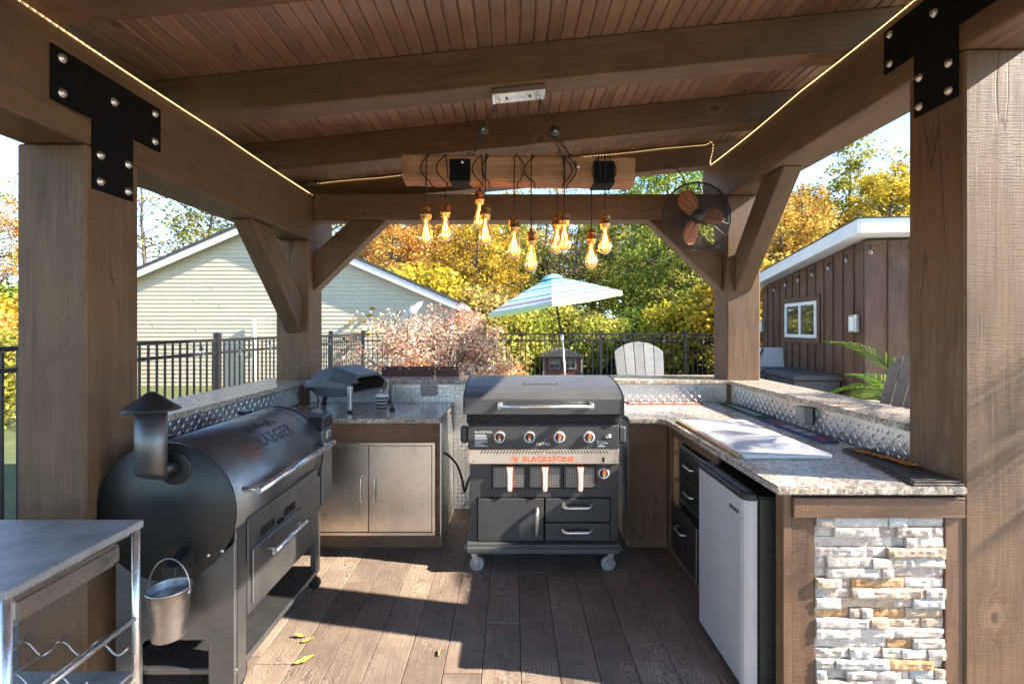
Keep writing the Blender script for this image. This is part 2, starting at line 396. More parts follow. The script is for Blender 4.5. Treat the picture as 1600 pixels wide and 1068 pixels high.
def glass_mat(name, col=(1, 1, 1), rough=0.02, alpha=0.15):
    t = NT(name); tr = t.new('ShaderNodeBsdfTransparent'); tr.inputs[0].default_value = tuple(col) + (1,)
    gl = t.new('ShaderNodeBsdfGlossy'); gl.inputs['Roughness'].default_value = rough
    fr = t.new('ShaderNodeFresnel'); fr.inputs[0].default_value = 1.45
    mx = t.new('ShaderNodeMixShader'); t.l.new(t.math('ADD', fr.outputs[0], alpha*0.3), mx.inputs[0])
    t.l.new(tr.outputs[0], mx.inputs[1]); t.l.new(gl.outputs[0], mx.inputs[2]); t.l.new(mx.outputs[0], t.out.inputs[0])
    return t.m
def amber():
    m = glass_mat('amber_bulb_glass', (1.0, 0.58, 0.18)); nt = m.node_tree
    src = nt.nodes['Material Output'].inputs[0].links[0].from_socket
    em = nt.nodes.new('ShaderNodeEmission'); em.inputs[0].default_value = (1.0, 0.36, 0.05, 1); em.inputs[1].default_value = 0.11   # the lamps are lit
    ad = nt.nodes.new('ShaderNodeAddShader'); nt.links.new(src, ad.inputs[0]); nt.links.new(em.outputs[0], ad.inputs[1]); nt.links.new(ad.outputs[0], nt.nodes['Material Output'].inputs[0])
    m.cycles.emission_sampling = 'NONE'
    return m
M_AMBER = amber()
M_CLEAR = glass_mat('clear_bulb_glass', (0.92, 0.92, 0.92))
def emit(name, col, strength):
    t = NT(name); t.b.inputs['Emission Color'].default_value = tuple(col) + (1,); t.b.inputs['Emission Strength'].default_value = strength
    t.b.inputs['Base Color'].default_value = tuple(col) + (1,); return t.m
M_FIL = emit('glowing_filament', (1.0, 0.50, 0.12), 16.0)
M_FIL.cycles.emission_sampling = 'FRONT'
M_LED = emit('rope_light_led', (1.0, 0.66, 0.30), 1.1)
M_LED.cycles.emission_sampling = 'NONE'
def pane_mat():
    t = NT('window_glass')
    return t.done((0.03, 0.035, 0.035), 0.04, 0, None, 0.9)
M_PANE = pane_mat()
M_ROPE = glass_mat('rope_light_sleeve', (0.97, 0.95, 0.9), 0.2)
# ================================================================== the ground and the floor
def ground_mat():
    t = NT('lawn'); v = t.coord(world=True)
    c = t.ramp(t.noise(v, 1.4, 6, 0.65), [(0.3, (0.055, 0.075, 0.020)), (0.55, (0.085, 0.105, 0.030)), (0.75, (0.14, 0.125, 0.045))])
    c = t.mix(t.ramp(t.noise(v, 9, 4, 0.7), [(0.55, 0.0), (0.7, 0.6)]), c, (0.20, 0.12, 0.04))
    return t.done(c, 0.95, 0, t.bump(t.noise(v, 45, 4, 0.7), 0.6, 0.03))
g = MB().add([(-900, -600, -0.06), (900, -600, -0.06), (900, 1500, -0.06), (-900, 1500, -0.06)], [(0, 1, 2, 3)]).build('ground', ground_mat())
tag(g, kind='structure')
pt = MB().box(-2.62, 9.5, 4.2, 11.6, -0.05, -0.02).build('patio', M_PATIO); tag(pt, kind='structure')
pt2 = MB().box(2.7, 9.5, -3.0, 4.19, -0.05, -0.02).build('side_patio', M_PATIO); tag(pt2, kind='structure')
pt3 = MB().box(-3.45, -2.63, -3.0, 11.5, -0.05, -0.02).build('bounce_strip', M_PATIO); tag(pt3, kind='structure')  # unseen pale strip, added to bounce light onto the beam undersides
fl = MB().box(-2.62, 2.62, -3.0, 4.18, -0.05, -0.014).build('floor', plain('dark_floor_joint', (0.05, 0.04, 0.033), 0.8), bevel=0.0)
tag(fl, kind='structure')
PW = 0.176; x = -2.60; col_i = 0
plank_mesh = {}
while x < 2.58:
    ys = [-2.95]; k = rng.uniform(0.5, 2.4)
    while ys[-1] + k < 3.9: ys.append(ys[-1] + k); k = rng.choice((1.6, 2.0, 2.3))
    ys.append(4.17)
    for a, b in zip(ys[:-1], ys[1:]):
        dz = rng.uniform(-0.0012, 0.0012)
        m = Matrix.Translation((x + PW/2, a + 0.0015, dz)) @ Matrix.Rotation(R(90), 4, 'Z')
        MB().box(0, b - a - 0.003, -PW/2 + 0.0014, PW/2 - 0.0014, -0.0139, 0.0).build('plank', M_FLOOR, fl, bevel=0.0022, M=m, local=True)
    x += PW

# ================================================================== the timber pavilion
pav = thing('timber_pavilion', 'dark brown stained timber pavilion with heavy posts, beams and plank ceiling', 'pavilion', (0, 0, 0))
def zr(x): return 2.708 + (x + 1.731) * 0.1005          # underside of the rafters
SL = math.atan(0.1005)
LX0, LX1, RX0, RX1 = -2.013, -1.731, 1.838, 2.120
posts = {}
for nm, xa, xb, ya, yb, zt in (('fl', LX0, LX1, 1.974, 2.256, 2.303), ('fr', RX0, RX1, 1.974, 2.256, 2.687),
                               ('bl', LX0, LX1, 4.150, 4.432, 2.303), ('br', RX0, RX1, 4.150, 4.432, 2.687),
                               ('nl', LX0, LX1, -2.4, -2.118, 2.303), ('nr', RX0, RX1, -2.4, -2.118, 2.687)):
    posts[nm] = beam('post', ((xa+xb)/2, (ya+yb)/2, -0.01), ((xa+xb)/2, (ya+yb)/2, zt), yb-ya, xb-xa, M_TIMBER, pav, 0.009, side=(1, 0, 0))
beam_l = beam('beam', ((-2.0-1.733)/2, -2.6, 2.5065), ((-2.0-1.733)/2, 4.69, 2.5065), 0.267, 0.403, M_TIMBER, pav, 0.008)
beam_r = beam('beam', ((1.836+2.105)/2, -2.6, 2.8775), ((1.836+2.105)/2, 4.69, 2.8775), 0.269, 0.376, M_TIMBER, pav, 0.008)
beam('tie_beam', (-1.731, 4.31, 2.6015), (1.837, 4.31, 2.6015), 0.18, 0.227, M_TIMBER, pav, 0.008)
for ya in (-2.05, -1.11, -0.17, 0.77, 1.71, 2.65, 3.57, 4.53):
    x0, x1 = -2.35, 2.45
    p0 = Vector((x0, ya + 0.08, zr(x0) + 0.1075/math.cos(SL))); p1 = Vector((x1, ya + 0.08, zr(x1) + 0.1075/math.cos(SL)))
    beam('rafter', p0, p1, 0.16, 0.213, M_TIMBER, pav, 0.006)
def zc(x): return zr(x) + 0.215/math.cos(SL)
roof = MB().prism([(-2.45, zc(-2.45)+0.022), (2.55, zc(2.55)+0.022), (2.55, zc(2.55)+0.10), (-2.45, zc(-2.45)+0.10)], (-2.9, 4.86)).build('roof', M_SHINGLE, pav)
x = -2.42; CW = 0.0745; u = Vector((math.cos(SL), 0, math.sin(SL)))
cl = 4.83 + 2.85
cm = None
while x < 2.48:
    m = Matrix((Vector((0, 1, 0)), -u, Vector((-math.sin(SL), 0, math.cos(SL))))).transposed().to_4x4()
    m.translation = Vector((x + CW/2, -2.85, zc(x + CW/2)))
    w = CW/2 - 0.0006
    if cm is None:
        o = MB().prism([(-w, 0.018), (-w, 0.006), (-w+0.008, 0.0), (w-0.008, 0.0), (w, 0.006), (w, 0.018)], (0, cl), 'x').build('ceiling_plank', M_CEIL, roof, M=m, local=True)
        cm = o
    else:
        o = cm.copy(); link(o, m, roof)
    x += CW
# knee braces
def brace(poly, d, axis, along, parent=pav):
    a = Vector(along).normalized()
    s_ = Vector({'x': (1, 0, 0), 'y': (0, 1, 0)}[axis]); t_ = a.cross(s_)
    M = Matrix((a, s_, t_)).transposed().to_4x4()
    pts = [Vector((d[0], p[0], p[1])) if axis == 'x' else Vector((p[0], d[0], p[1])) for p in poly]
    M.translation = sum(pts, Vector()) / len(pts)
    return MB().prism(poly, d, axis).build('knee_brace', M_TIMBER, parent, 0.006, M=M)
brace([(3.338, 2.302), (3.643, 2.302), (4.148, 1.806), (4.148, 1.506)], (-1.928, -1.792), 'x', (0, 1, -1))
brace([(3.396, 2.686), (3.701, 2.686), (4.148, 2.186), (4.148, 1.861)], (1.900, 2.036), 'x', (0, 1, -1))
brace([(-1.418, 2.485), (-1.099, 2.485), (-1.729, 1.872), (-1.729, 2.200)], (4.235, 4.375), 'y', (1, 0, 1))
brace([(1.522, 2.485), (1.198, 2.485), (1.836, 1.872), (1.836, 2.200)], (4.235, 4.375), 'y', (-1, 0, 1))
# black steel T plates with dome bolts
def tplate(xf, s, y0, y1, yl0, yl1, zb, zt, zl, bolts):
    poly = [(y0, zb), (y0, zt), (y1, zt), (y1, zb), (yl1, zb), (yl1, zl), (yl0, zl), (yl0, zb)]
    pl = MB().prism(poly, sorted((xf, xf + s*0.008)), 'x').build('bracket_plate', M_PLATE, pav, 0.0015)
    for (by, bz) in bolts:
        o = Vector((xf + s*0.008, by, bz))
        MB().lathe([(0.0175, 0), (0.0175, s*0.003), (0.015, s*0.0045), (0.0115, s*0.005), (0.0125, s*0.012), (0.009, s*0.014), (0.0005, s*0.0145)], o, 12, 'x').build('bolt', M_CHROME, pl)
tplate(-1.7315, 1, 1.822, 2.388, 2.002, 2.215, 2.412, 2.622, 2.127,
       [(1.862, 2.585), (1.862, 2.452), (2.105, 2.53), (2.345, 2.585), (2.345, 2.452), (2.035, 2.275), (2.182, 2.285), (2.035, 2.165), (2.182, 2.165)])
tplate(1.8365, -1, 1.822, 2.394, 1.998, 2.215, 2.792, 3.006, 2.505,
       [(1.862, 2.97), (1.862, 2.83), (2.105, 2.915), (2.352, 2.97), (2.352, 2.83), (2.035, 2.66), (2.182, 2.675), (2.035, 2.545), (2.182, 2.545)])
# shallow drying checks along the two front posts' inner faces are left to the wood material

# ---- rope lights
def rope(path, label, name='rope_light'):
    t = thing(name, label, 'rope light', path[0], group=None)
    P = [Vector(p) for p in path]; MB().tube(P, 0.0065, 6).build('sleeve', M_ROPE, t)
    mb = MB(); acc = 0.0
    for a, b in zip(P[:-1], P[1:]):
        L = (b - a).length; d = (b - a) / L; s_ = acc
        while s_ < L:
            c = a + d * s_; r = 0.0044
            mb.add([c+Vector((r,0,0)), c-Vector((r,0,0)), c+Vector((0,r,0)), c-Vector((0,r,0)), c+Vector((0,0,r)), c-Vector((0,0,r))],
                   [(0,2,4),(2,1,4),(1,3,4),(3,0,4),(2,0,5),(1,2,5),(3,1,5),(0,3,5)]); s_ += 0.028
        acc = s_ - L
    o = mb.build('led', M_LED, t); tag(o, kind='stuff')
    return t
def sag(a, b, n, amp):
    a = Vector(a); b = Vector(b); out = []
    for i in range(n + 1):
        f = i / n; p = a.lerp(b, f); p.z -= amp * abs(math.sin(f * math.pi * 5)); out.append(p)
    return out
rope(sag((-1.722, -2.5, 2.700), (-1.722, 4.20, 2.700), 60, 0.006), 'glowing warm rope light along the lower beam, on the side towards the cream house')
rp = sag((1.826, -2.5, 3.052), (1.826, 4.47, 3.048), 60, 0.012)
Yr = 4.519
for (px, py) in ((1110, 252), (1114, 235), (1114.5, 226), (1111, 220.5), (1104, 220.5), (1070, 225), (1035, 230), (990, 234.5), (960, 237), (900, 244), (840, 250), (760, 257), (690, 263), (631, 268), (590, 271), (548, 274.6), (520, 276.5), (490, 277.5)):
    q = at(px, py, Yr)
    if px < 1109: q.z = zr(q.x) + 0.192 + 0.004*math.sin(px*0.05)
    rp.append(q)
rope(rp, 'glowing warm rope light along the higher beam and turning onto the rear rafter')
jb = thing('junction_box', 'small grey metal connector box on the rear rafter', 'box', at(487, 287, 4.52))
MB().box(-1.905, -1.80, 4.505, 4.529, 2.865, 2.905).build('cover', M_GALV, jb, 0.003)
MB().cyl((-1.82, 4.517, 2.885), (-1.79, 4.517, 2.885), 0.008, n=8).build('nipple', M_BLACKP, jb)

# ================================================================== the pendant lamp
pen = thing('pendant_light', 'reclaimed wood beam pendant with ten amber filament bulbs hung by chains', 'pendant light', (0.04, 2.75, 2.36))
zcan = zr(0.035)
cnp = MB(); cnp.mbox(Matrix.Translation((0.036, 2.735, zcan - 0.018)) @ Matrix.Rotation(-SL, 4, 'Y'), 0.30, 0.115, 0.034)
cano = cnp.build('canopy', M_GALV, pen, 0.003)
for xx in (-0.03, 0.10):
    MB().cyl((xx, 2.735, zr(xx) - 0.042), (xx, 2.735, zr(xx) - 0.034), 0.007, n=10).build('screw', M_BLACKP, cano)
def bz(x): return 2.372 - 0.020 * (x + 0.6) / 1.28      # underside of the hung beam
bm_ = MB(); rings = []
rr = random.Random(3)
for i in range(27):
    f = i / 26; x = -0.603 + 1.282 * f; b = bz(x)
    ring = []
    for (yy, zz) in ((2.69, b+0.012), (2.702, b), (2.81, b), (2.822, b+0.012), (2.822, b+0.138), (2.812, b+0.146), (2.70, b+0.146), (2.69, b+0.136)):
        ring.append((x + (rr.uniform(-0.006, 0.006) if i in (0, 26) else 0), yy + rr.uniform(-0.003, 0.003), zz + rr.uniform(-0.003, 0.003)))
    rings.append(ring)
Mw = Matrix.Translation((-0.603, 2.75, 2.36))
hb = MB().rings(rings, True, True, False).build('hung_beam', M_RUSTIC, pen, M=Mw)
for xx in (-0.345, 0.452):
    b = bz(xx)
    MB().prism([(2.685, b-0.003), (2.828, b-0.003), (2.828, b+0.120), (2.822, b+0.120), (2.822, b+0.0055), (2.691, b+0.0055), (2.691, b+0.118), (2.685, b+0.118)], (xx, xx+0.115), 'x').build('strap', M_PLATE, hb)
def chain(p, q, parent, name='chain', L=0.030, r=0.0024):
    p = Vector(p); q = Vector(q); d = (q - p); n = max(2, int(d.length / (L*0.72))); d.normalize()
    u_ = d.orthogonal().normalized(); w_ = d.cross(u_); mb = MB()
    for i in range(n):
        c = p.lerp(q, (i + 0.5) / n); s_ = u_ if i % 2 else w_
        mb.tube([c + d*(L/2*math.cos(a)) + s_*(L*0.30*math.sin(a)) for a in [2*math.pi*k/10 for k in range(10)]], r, 5, True)
    return mb.build(name, M_CHAIN, parent)
for px0, py0, px1, py1, e1, e2 in ((778, 160, 755, 203, (722, 254), (735, 247)), (841, 156, 867, 206, (903, 261), (880, 247))):
    Yc = 2.735; a = at(px0, py0, Yc); c = at(px1, py1, Yc)
    a.z = zr(a.x) - 0.036
    MB().tube([a + Vector((0.012*math.cos(k*math.pi/6), 0, -0.012 + 0.012*math.sin(k*math.pi/6))) for k in range(12)], 0.003, 6, True).build('hook_ring', M_CHROME, cano)
    chain(a - Vector((0, 0, 0.024)), c + Vector((0, 0, 0.03)), pen)
    pu = MB().lathe([(0.002, -0.016), (0.030, -0.015), (0.034, -0.010), (0.026, 0.0), (0.034, 0.010), (0.030, 0.015), (0.002, 0.016)], c, 20, 'y').build('pulley', M_CHAIN, pen)
    MB().lathe([(0.002, -0.021), (0.010, -0.021), (0.010, 0.021), (0.002, 0.021)], c, 12, 'y').build('axle', M_GALV, pu)
    p1 = at(*e1, 2.684); p2 = at(*e2, 2.827)
    chain(c + Vector((-0.012 if e1[0] < 800 else 0.012, 0, -0.03)), p1, pen); chain(c + Vector((0, 0.01, -0.034)), p2, pen)
    MB().lathe([(0.002, -0.012), (0.009, -0.011), (0.009, 0.0), (0.002, 0.003)], p1, 10, 'y').build('eye_bolt', M_CHROME, hb)
bulbs = [(192, 430, 2.672), (319, 420, 2.80), (545, 335, 2.84), (582, 430, 2.672), (772, 515, 2.672), (884, 605, 2.69), (1055, 500, 2.82), (1103, 470, 2.672), (1280, 595, 2.80), (1370, 490, 2.672)]
sock0 = None
bprof = [(0.0125, 0.0), (0.0135, -0.012), (0.018, -0.030), (0.0245, -0.055), (0.0305, -0.078), (0.0325, -0.093), (0.0310, -0.106), (0.0255, -0.118), (0.016, -0.126), (0.006, -0.1295), (0.0008, -0.130)]
for (zx, zy, Y) in bulbs:
    p = at(620 + zx/4.21, 220 + zy/4.21, Y)
    M0 = Matrix.Translation(p) @ Matrix.Rotation(rr.uniform(0, 6.28), 4, 'Z') @ Matrix.Diagonal((1.15, 1.15, 1.10, 1))
    if sock0 is None:
        s0 = MB().lathe([(0.004, 0.022), (0.006, 0.020), (0.008, 0.004), (0.018, 0.0), (0.024, -0.003), (0.0255, -0.012), (0.0255, -0.040), (0.027, -0.042), (0.027, -0.050), (0.0235, -0.053), (0.0235, -0.064), (0.0215, -0.066), (0.012, -0.067)], (0, 0, 0), 20).build('socket', M_BRASS, pen, M=M0, local=True)
        b0 = MB().lathe(bprof, (0, 0, -0.064), 20).build('bulb', M_AMBER, pen, M=M0, local=True)
        f = MB(); f.cyl((0, 0, -0.066), (0, 0, -0.095), 0.004, 0.0025, 8)
        for k in range(6):
            a = k * math.pi / 3; c_, q_ = math.cos(a), math.sin(a)
            f.tube([(0.003*c_, 0.003*q_, -0.092), (0.011*c_, 0.011*q_, -0.118), (0.014*c_, 0.014*q_, -0.150), (0.012*c_, 0.012*q_, -0.166)], 0.0014, 5)
        f0 = f.build('filament', M_FIL, b0, M=M0, local=True)
        sock0 = (s0, b0, f0)
    else:
        for o in sock0[:1]: link(o.copy(), M0, pen)
        b_ = sock0[1].copy(); link(b_, M0, pen); link(sock0[2].copy(), M0, b_)
    # cord: up to the beam, wound round it, with a slack loop
    b = bz(p.x); xx = p.x; front = Y < 2.72
    path = [p + Vector((0, 0, 0.02)), Vector((xx, Y, (p.z + b)/2)), Vector((xx, Y, b - 0.02))]
    yf, yb_ = 2.682, 2.832
    ya = yf if front else yb_; yz = yb_ if front else yf
    path += [Vector((xx, ya, b + 0.01)), Vector((xx + 0.004, ya, b + 0.14)), Vector((xx + 0.01, 2.755, b + 0.156)), Vector((xx + 0.02, yz, b + 0.13)), Vector((xx + 0.03, yz, b + 0.02)), Vector((xx+0.02, 2.755, b - 0.014))]
    sgn = rr.choice((-1, 1)); w_ = rr.uniform(0.03, 0.055)
    for k in range(9):
        a = k / 8 * math.pi
        path.append(Vector((xx + 0.02 + sgn * w_ * math.sin(a) * 1.1, yf - 0.002, b - 0.012 + 0.15 * k / 8)))
    path.append(Vector((xx + 0.015, 2.755, b + 0.16)))
    # smooth the path
    sp = []
    for i in range(len(path) - 1):
        p0 = path[max(i-1, 0)]; p1 = path[i]; p2 = path[i+1]; p3 = path[min(i+2, len(path)-1)]
        for k in range(4):
            f = k / 4
            sp.append(0.5 * ((2*p1) + (p2-p0)*f + (2*p0 - 5*p1 + 4*p2 - p3)*f*f + (3*p1 - p0 - 3*p2 + p3)*f**3))
    sp.append(path[-1])
    MB().tube(sp, 0.0032, 6).build('cord', M_CORD, pen)

# ================================================================== the fan
fc = at(1089, 338, 3.99)
fan = thing('wall_fan', 'round caged fan with three copper blades fixed by the corner post', 'fan', fc)
RF = 0.279
MB().tube([fc + Vector((RF*math.cos(a), 0, RF*math.sin(a))) for a in [2*math.pi*k/56 for k in range(56)]], 0.0075, 8, True).build('rim', M_BRONZE, fan)
cg = MB(); bulge = lambda r: -0.055 * (1 - (r/RF)**2)
for r in [0.055 + i * 0.0118 for i in range(19)]:
    cg.tube([fc + Vector((r*math.cos(a), bulge(r), r*math.sin(a))) for a in [2*math.pi*k/40 for k in range(40)]], 0.0021, 4, True)
for k in range(18):
    a = 2*math.pi*k/18 + 0.1
    cg.tube([fc + Vector((r*math.cos(a), bulge(r)-0.001, r*math.sin(a))) for r in (0.04, 0.12, 0.2, 0.26, RF)], 0.0024, 4)
tag(cg.build('front_grille', M_BRONZE, fan), kind='stuff')
cg = MB()
for k in range(72):
    a = 2*math.pi*k/72
    cg.tube([fc + Vector((r*math.cos(a + (RF-r)*0.8), 0.10*(1 - (r/RF)**6), r*math.sin(a + (RF-r)*0.8))) for r in (RF, 0.265, 0.22, 0.15, 0.08)], 0.0017, 4)
tag(cg.build('rear_grille', M_BRONZE, fan), kind='stuff')
MB().lathe([(0.001, -0.062), (0.03, -0.062), (0.034, -0.058), (0.048, -0.056), (0.052, -0.050), (0.052, -0.03), (0.03, -0.028)], fc, 28, 'y').build('badge', M_BRONZE, fan)
hubp = MB().lathe([(0.001, -0.012), (0.03, -0.012), (0.036, 0.0), (0.036, 0.05), (0.06, 0.055), (0.065, 0.15), (0.05, 0.165), (0.001, 0.165)], fc, 24, 'y').build('motor', M_BLACKP, fan)
for ang in (R(116), R(4), R(253)):
    ca, sa = math.cos(ang), math.sin(ang); rows = []
    for i in range(8):
        r = 0.035 + i * 0.2 / 7; hw = (0.030, 0.042, 0.056, 0.066, 0.071, 0.070, 0.062, 0.042)[i]
        row = []
        for j in range(5):
            q = -1 + j * 0.5
            uu, vv = r - 0.012 * q*q, hw * q
            row.append(fc + Vector((uu*ca - vv*sa, 0.028 + 0.022 * q * (0.5 + i/7), uu*sa + vv*ca)))
        rows.append(row)
    vs = [p for row in rows for p in row]; vs2 = [p + Vector((0, 0.002, 0)) for p in vs]; fs = []
    for i in range(7):
        for j in range(4):
            a = i*5 + j; fs.append((a, a+1, a+6, a+5)); fs.append((40+a+5, 40+a+6, 40+a+1, 40+a))
    edge = [j for j in range(5)] + [i*5+4 for i in range(1, 8)] + [35+j for j in (3, 2, 1, 0)] + [i*5 for i in (6, 5, 4, 3, 2, 1)]
    for a, b in zip(edge, edge[1:] + edge[:1]): fs.append((b, a, 40+a, 40+b))
    MB().add(vs + vs2, fs, True).build('blade', M_COPPER, fan)
MB().tube([fc + Vector((0, 0.16, 0)), fc + Vector((0, 0.20, -0.01)), fc + Vector((0, 0.228, 0.04))], 0.014, 8).build('mount_arm', M_BLACKP, fan)
MB().tube([fc + Vector((-0.03, 0.12, 0.26)), fc + Vector((-0.01, 0.3, 0.42)), fc + Vector((0.005, 0.52, 0.57))], 0.004, 6).build('power_cord', M_CORD, fan)
# ================================================================== the built-in kitchen
kit = thing('outdoor_kitchen', 'U-shaped built-in outdoor kitchen with granite tops, raised bar and stone end', 'kitchen', (0, 3.5, 0))
CZ0, CZ1, BZ0, BZ1 = 0.882, 0.915, 1.074, 1.107
def slab(name, poly, z0, z1, mat=M_GRAN, bev=0.006): return MB().prism(poly, (z0, z1), 'z').build(name, mat, kit, bev, seg=2)
slab('countertop', [(-1.786, 3.42), (-0.500, 3.42), (-0.500, 4.160), (-1.786, 4.160)], CZ0, CZ1)
slab('countertop', [(0.820, 3.41), (1.030, 3.41), (1.067, 3.373), (1.067, 1.953), (1.833, 1.953), (1.833, 2.262), (1.858, 2.262), (1.858, 4.160), (0.820, 4.160)], CZ0, CZ1)
slab('bar_top', [(-2.15, 2.262), (-1.760, 2.262), (-1.760, 4.139), (-2.15, 4.139)], BZ0, BZ1)
slab('bar_top', [(-2.15, 4.141), (-1.75, 4.141), (1.79, 4.141), (2.2, 4.141), (2.2, 4.64), (-2.15, 4.64)], BZ0, BZ1)
slab('bar_top', [(1.830, 2.262), (2.2, 2.262), (2.2, 4.139), (1.830, 4.139)], BZ0, BZ1)
# knee walls that carry the bar
MB().box(-2.06, -1.792, 2.262, 4.55, 0, BZ0 - 0.001).build('bar_wall', M_PANEL, kit)
MB().box(-1.790, 1.862, 4.172, 4.55, 0, BZ0 - 0.001).build('bar_wall', M_PANEL, kit)
MB().box(1.864, 2.10, 2.262, 4.55, 0, BZ0 - 0.001).build('bar_wall', M_PANEL, kit)

# checker plate: sheet plus raised lugs
def checker(o, u, v, n, U, V, name='checker_plate', skip=None, p=0.0335):
    """sheet with corner o, spanned by unit u (length U) and v (length V), outward normal n"""
    o, u, v, n = Vector(o), Vector(u), Vector(v), Vector(n)
    q = [o, o+u*U, o+u*U+v*V, o+v*V]; th = 0.003
    mb = MB().add([a - n*th for a in q] + q, [(0,1,2,3),(4,5,6,7),(0,1,5,4),(1,2,6,5),(2,3,7,6),(3,0,4,7)])
    sh = mb.build(name, M_DIAM, kit)
    bmm = bmesh.new(); bmm.from_mesh(sh.data); bmesh.ops.recalc_face_normals(bmm, faces=bmm.faces); bmm.to_mesh(sh.data); bmm.free()
    lg = MB(); i = 0
    nu, nv = int(U/p), int(V/p)
    for i in range(nu + 1):
        for j in range(nv + 1):
            a, b = (i + 0.5)*p, (j + 0.5)*p
            if a > U - 0.012 or b > V - 0.012: continue
            if skip and skip(a, b): continue
            c = o + u*a + v*b + n*0.0003; s_ = 1 if (i + j) % 2 else -1
            d = (u + v*s_).normalized(); e = n.cross(d)
            L, w_, h_ = 0.0155, 0.0048, 0.0026
            lg.add([c - d*L, c - d*L*0.4 - e*w_, c + d*L*0.4 - e*w_, c + d*L, c + d*L*0.4 + e*w_, c - d*L*0.4 + e*w_, c - d*L*0.45 + n*h_, c + d*L*0.45 + n*h_],
                   [(0,1,6),(1,2,7,6),(2,3,7),(3,4,7),(4,5,6,7),(5,0,6)])
    if lg.v: tag(lg.build('raised_lugs', M_DIAM, sh), kind='stuff')
    return sh
checker((-1.7885, 2.262, 0.0), (0, 1, 0), (0, 0, 1), (1, 0, 0), 1.157, BZ0 - 0.004, skip=lambda a, b: b < 0.75)
checker((-1.7885, 3.421, CZ1 + 0.002), (0, 1, 0), (0, 0, 1), (1, 0, 0), 0.745, BZ0 - CZ1 - 0.006)
checker((-1.784, 4.1685, CZ1 + 0.002), (1, 0, 0), (0, 0, 1), (0, -1, 0), 1.282, BZ0 - CZ1 - 0.006)
checker((-0.500, 4.1685, 0.0), (1, 0, 0), (0, 0, 1), (0, -1, 0), 1.318, BZ0 - 0.004, skip=lambda a, b: 0.30 < a < 1.10 and b < 0.9)
checker((0.820, 4.1685, CZ1 + 0.002), (1, 0, 0), (0, 0, 1), (0, -1, 0), 1.036, BZ0 - CZ1 - 0.006)
checker((1.8605, 4.165, CZ1 + 0.002), (0, -1, 0), (0, 0, 1), (-1, 0, 0), 1.900, BZ0 - CZ1 - 0.006)
checker((-0.5035, 3.462, 0.0), (0, 1, 0), (0, 0, 1), (1, 0, 0), 0.70, CZ0 - 0.002)
checker((0.8235, 4.162, 0.0), (0, -1, 0), (0, 0, 1), (-1, 0, 0), 0.71, CZ0 - 0.002)
MB().box(-0.512, -0.4995, 3.452, 3.464, 0.0, CZ0 - 0.002).build('corner_trim', M_DIAM, kit, 0.001)
MB().tube([(-1.786+0.004, 4.1665, CZ1), (-1.786+0.004, 4.1665, BZ0)], 0.004, 6).build('corner_bead', M_GALV, kit)
MB().tube([(1.8575, 4.1665, CZ1), (1.8575, 4.1665, BZ0)], 0.004, 6).build('corner_bead', M_GALV, kit)

# left cabinet
def pane(name, x0, x1, y0, y1, z0, z1, mat=M_PANEL, par=None, bev=0.002, axis='x'):
    """board with its grain along axis"""
    par = par or kit
    c = Vector(((x0+x1)/2, (y0+y1)/2, (z0+z1)/2))
    if axis == 'x': Rm = Matrix.Identity(4)
    elif axis == 'y': Rm = Matrix.Rotation(R(90), 4, 'Z')
    else: Rm = Matrix.Rotation(R(-90), 4, 'Y')
    return MB().box(x0, x1, y0, y1, z0, z1).build(name, mat, par, bev, M=Matrix.Translation(c) @ Rm)
pane('cabinet_face', -1.78, -0.507, 3.456, 3.474, 0.086, CZ0 - 0.001)
pane('base_board', -1.78, -0.507, 3.444, 3.47, 0.0, 0.084)
cb = MB().box(-1.78, -0.515, 3.478, 4.16, 0.0, CZ0 - 0.002).build('cabinet_carcass', M_DARKIN, kit)
def handle(p0, p1, out, r, parent, mat=M_CHROME, name='handle', bend=0.02):
    """bar handle between two feet, standing 'out' off the face"""
    p0, p1, out = Vector(p0), Vector(p1), Vector(out); d = (p1 - p0).normalized()
    path = [p0, p0 + out*0.6 + d*bend*0.1, p0 + out*0.92 + d*bend*0.4, p0 + out + d*bend, p1 + out - d*bend, p1 + out*0.92 - d*bend*0.4, p1 + out*0.6 - d*bend*0.1, p1]
    return MB().tube(path, r, 10).build(name, mat, parent)
fr = MB()
for (x0, x1, z0, z1) in ((-1.485, -1.463, 0.087, 0.744), (-0.565, -0.543, 0.087, 0.744), (-1.463, -0.565, 0.087, 0.109), (-1.463, -0.565, 0.722, 0.744)):
    fr.box(x0, x1, 3.437, 3.4555, z0, z1)
fr.build('door_frame', M_DOORST, kit, 0.0015)
for x0, x1, hx in ((-1.459, -1.0165, -1.062), (-1.0115, -0.569, -0.966)):
    d = MB().box(x0, x1, 3.4405, 3.4552, 0.1125, 0.7185).build('cabinet_door', M_DOORST, kit, 0.002)
    handle((hx, 3.4405, 0.325), (hx, 3.4405, 0.505), (0, -0.032, 0), 0.0062, d, bend=0.012)
# right return and inner faces
pane('cabinet_face', 0.828, 1.10, 3.443, 3.46, 0.0, CZ0 - 0.001, axis='z')
IX = 1.103
pane('cabinet_face', IX, IX + 0.018, 3.375, 3.442, 0.0, CZ0 - 0.001, axis='z')
pane('cabinet_face', IX, IX + 0.018, 2.60, 3.374, 0.815, CZ0 - 0.001, axis='y')
pane('cabinet_face', IX, IX + 0.018, 2.60, 3.374, 0.0, 0.125, axis='y')
pane('cabinet_face', IX, IX + 0.018, 3.165, 3.215, 0.126, 0.814, axis='z')
pane('cabinet_face', IX, IX + 0.018, 2.60, 2.70, 0.126, 0.814, axis='z')
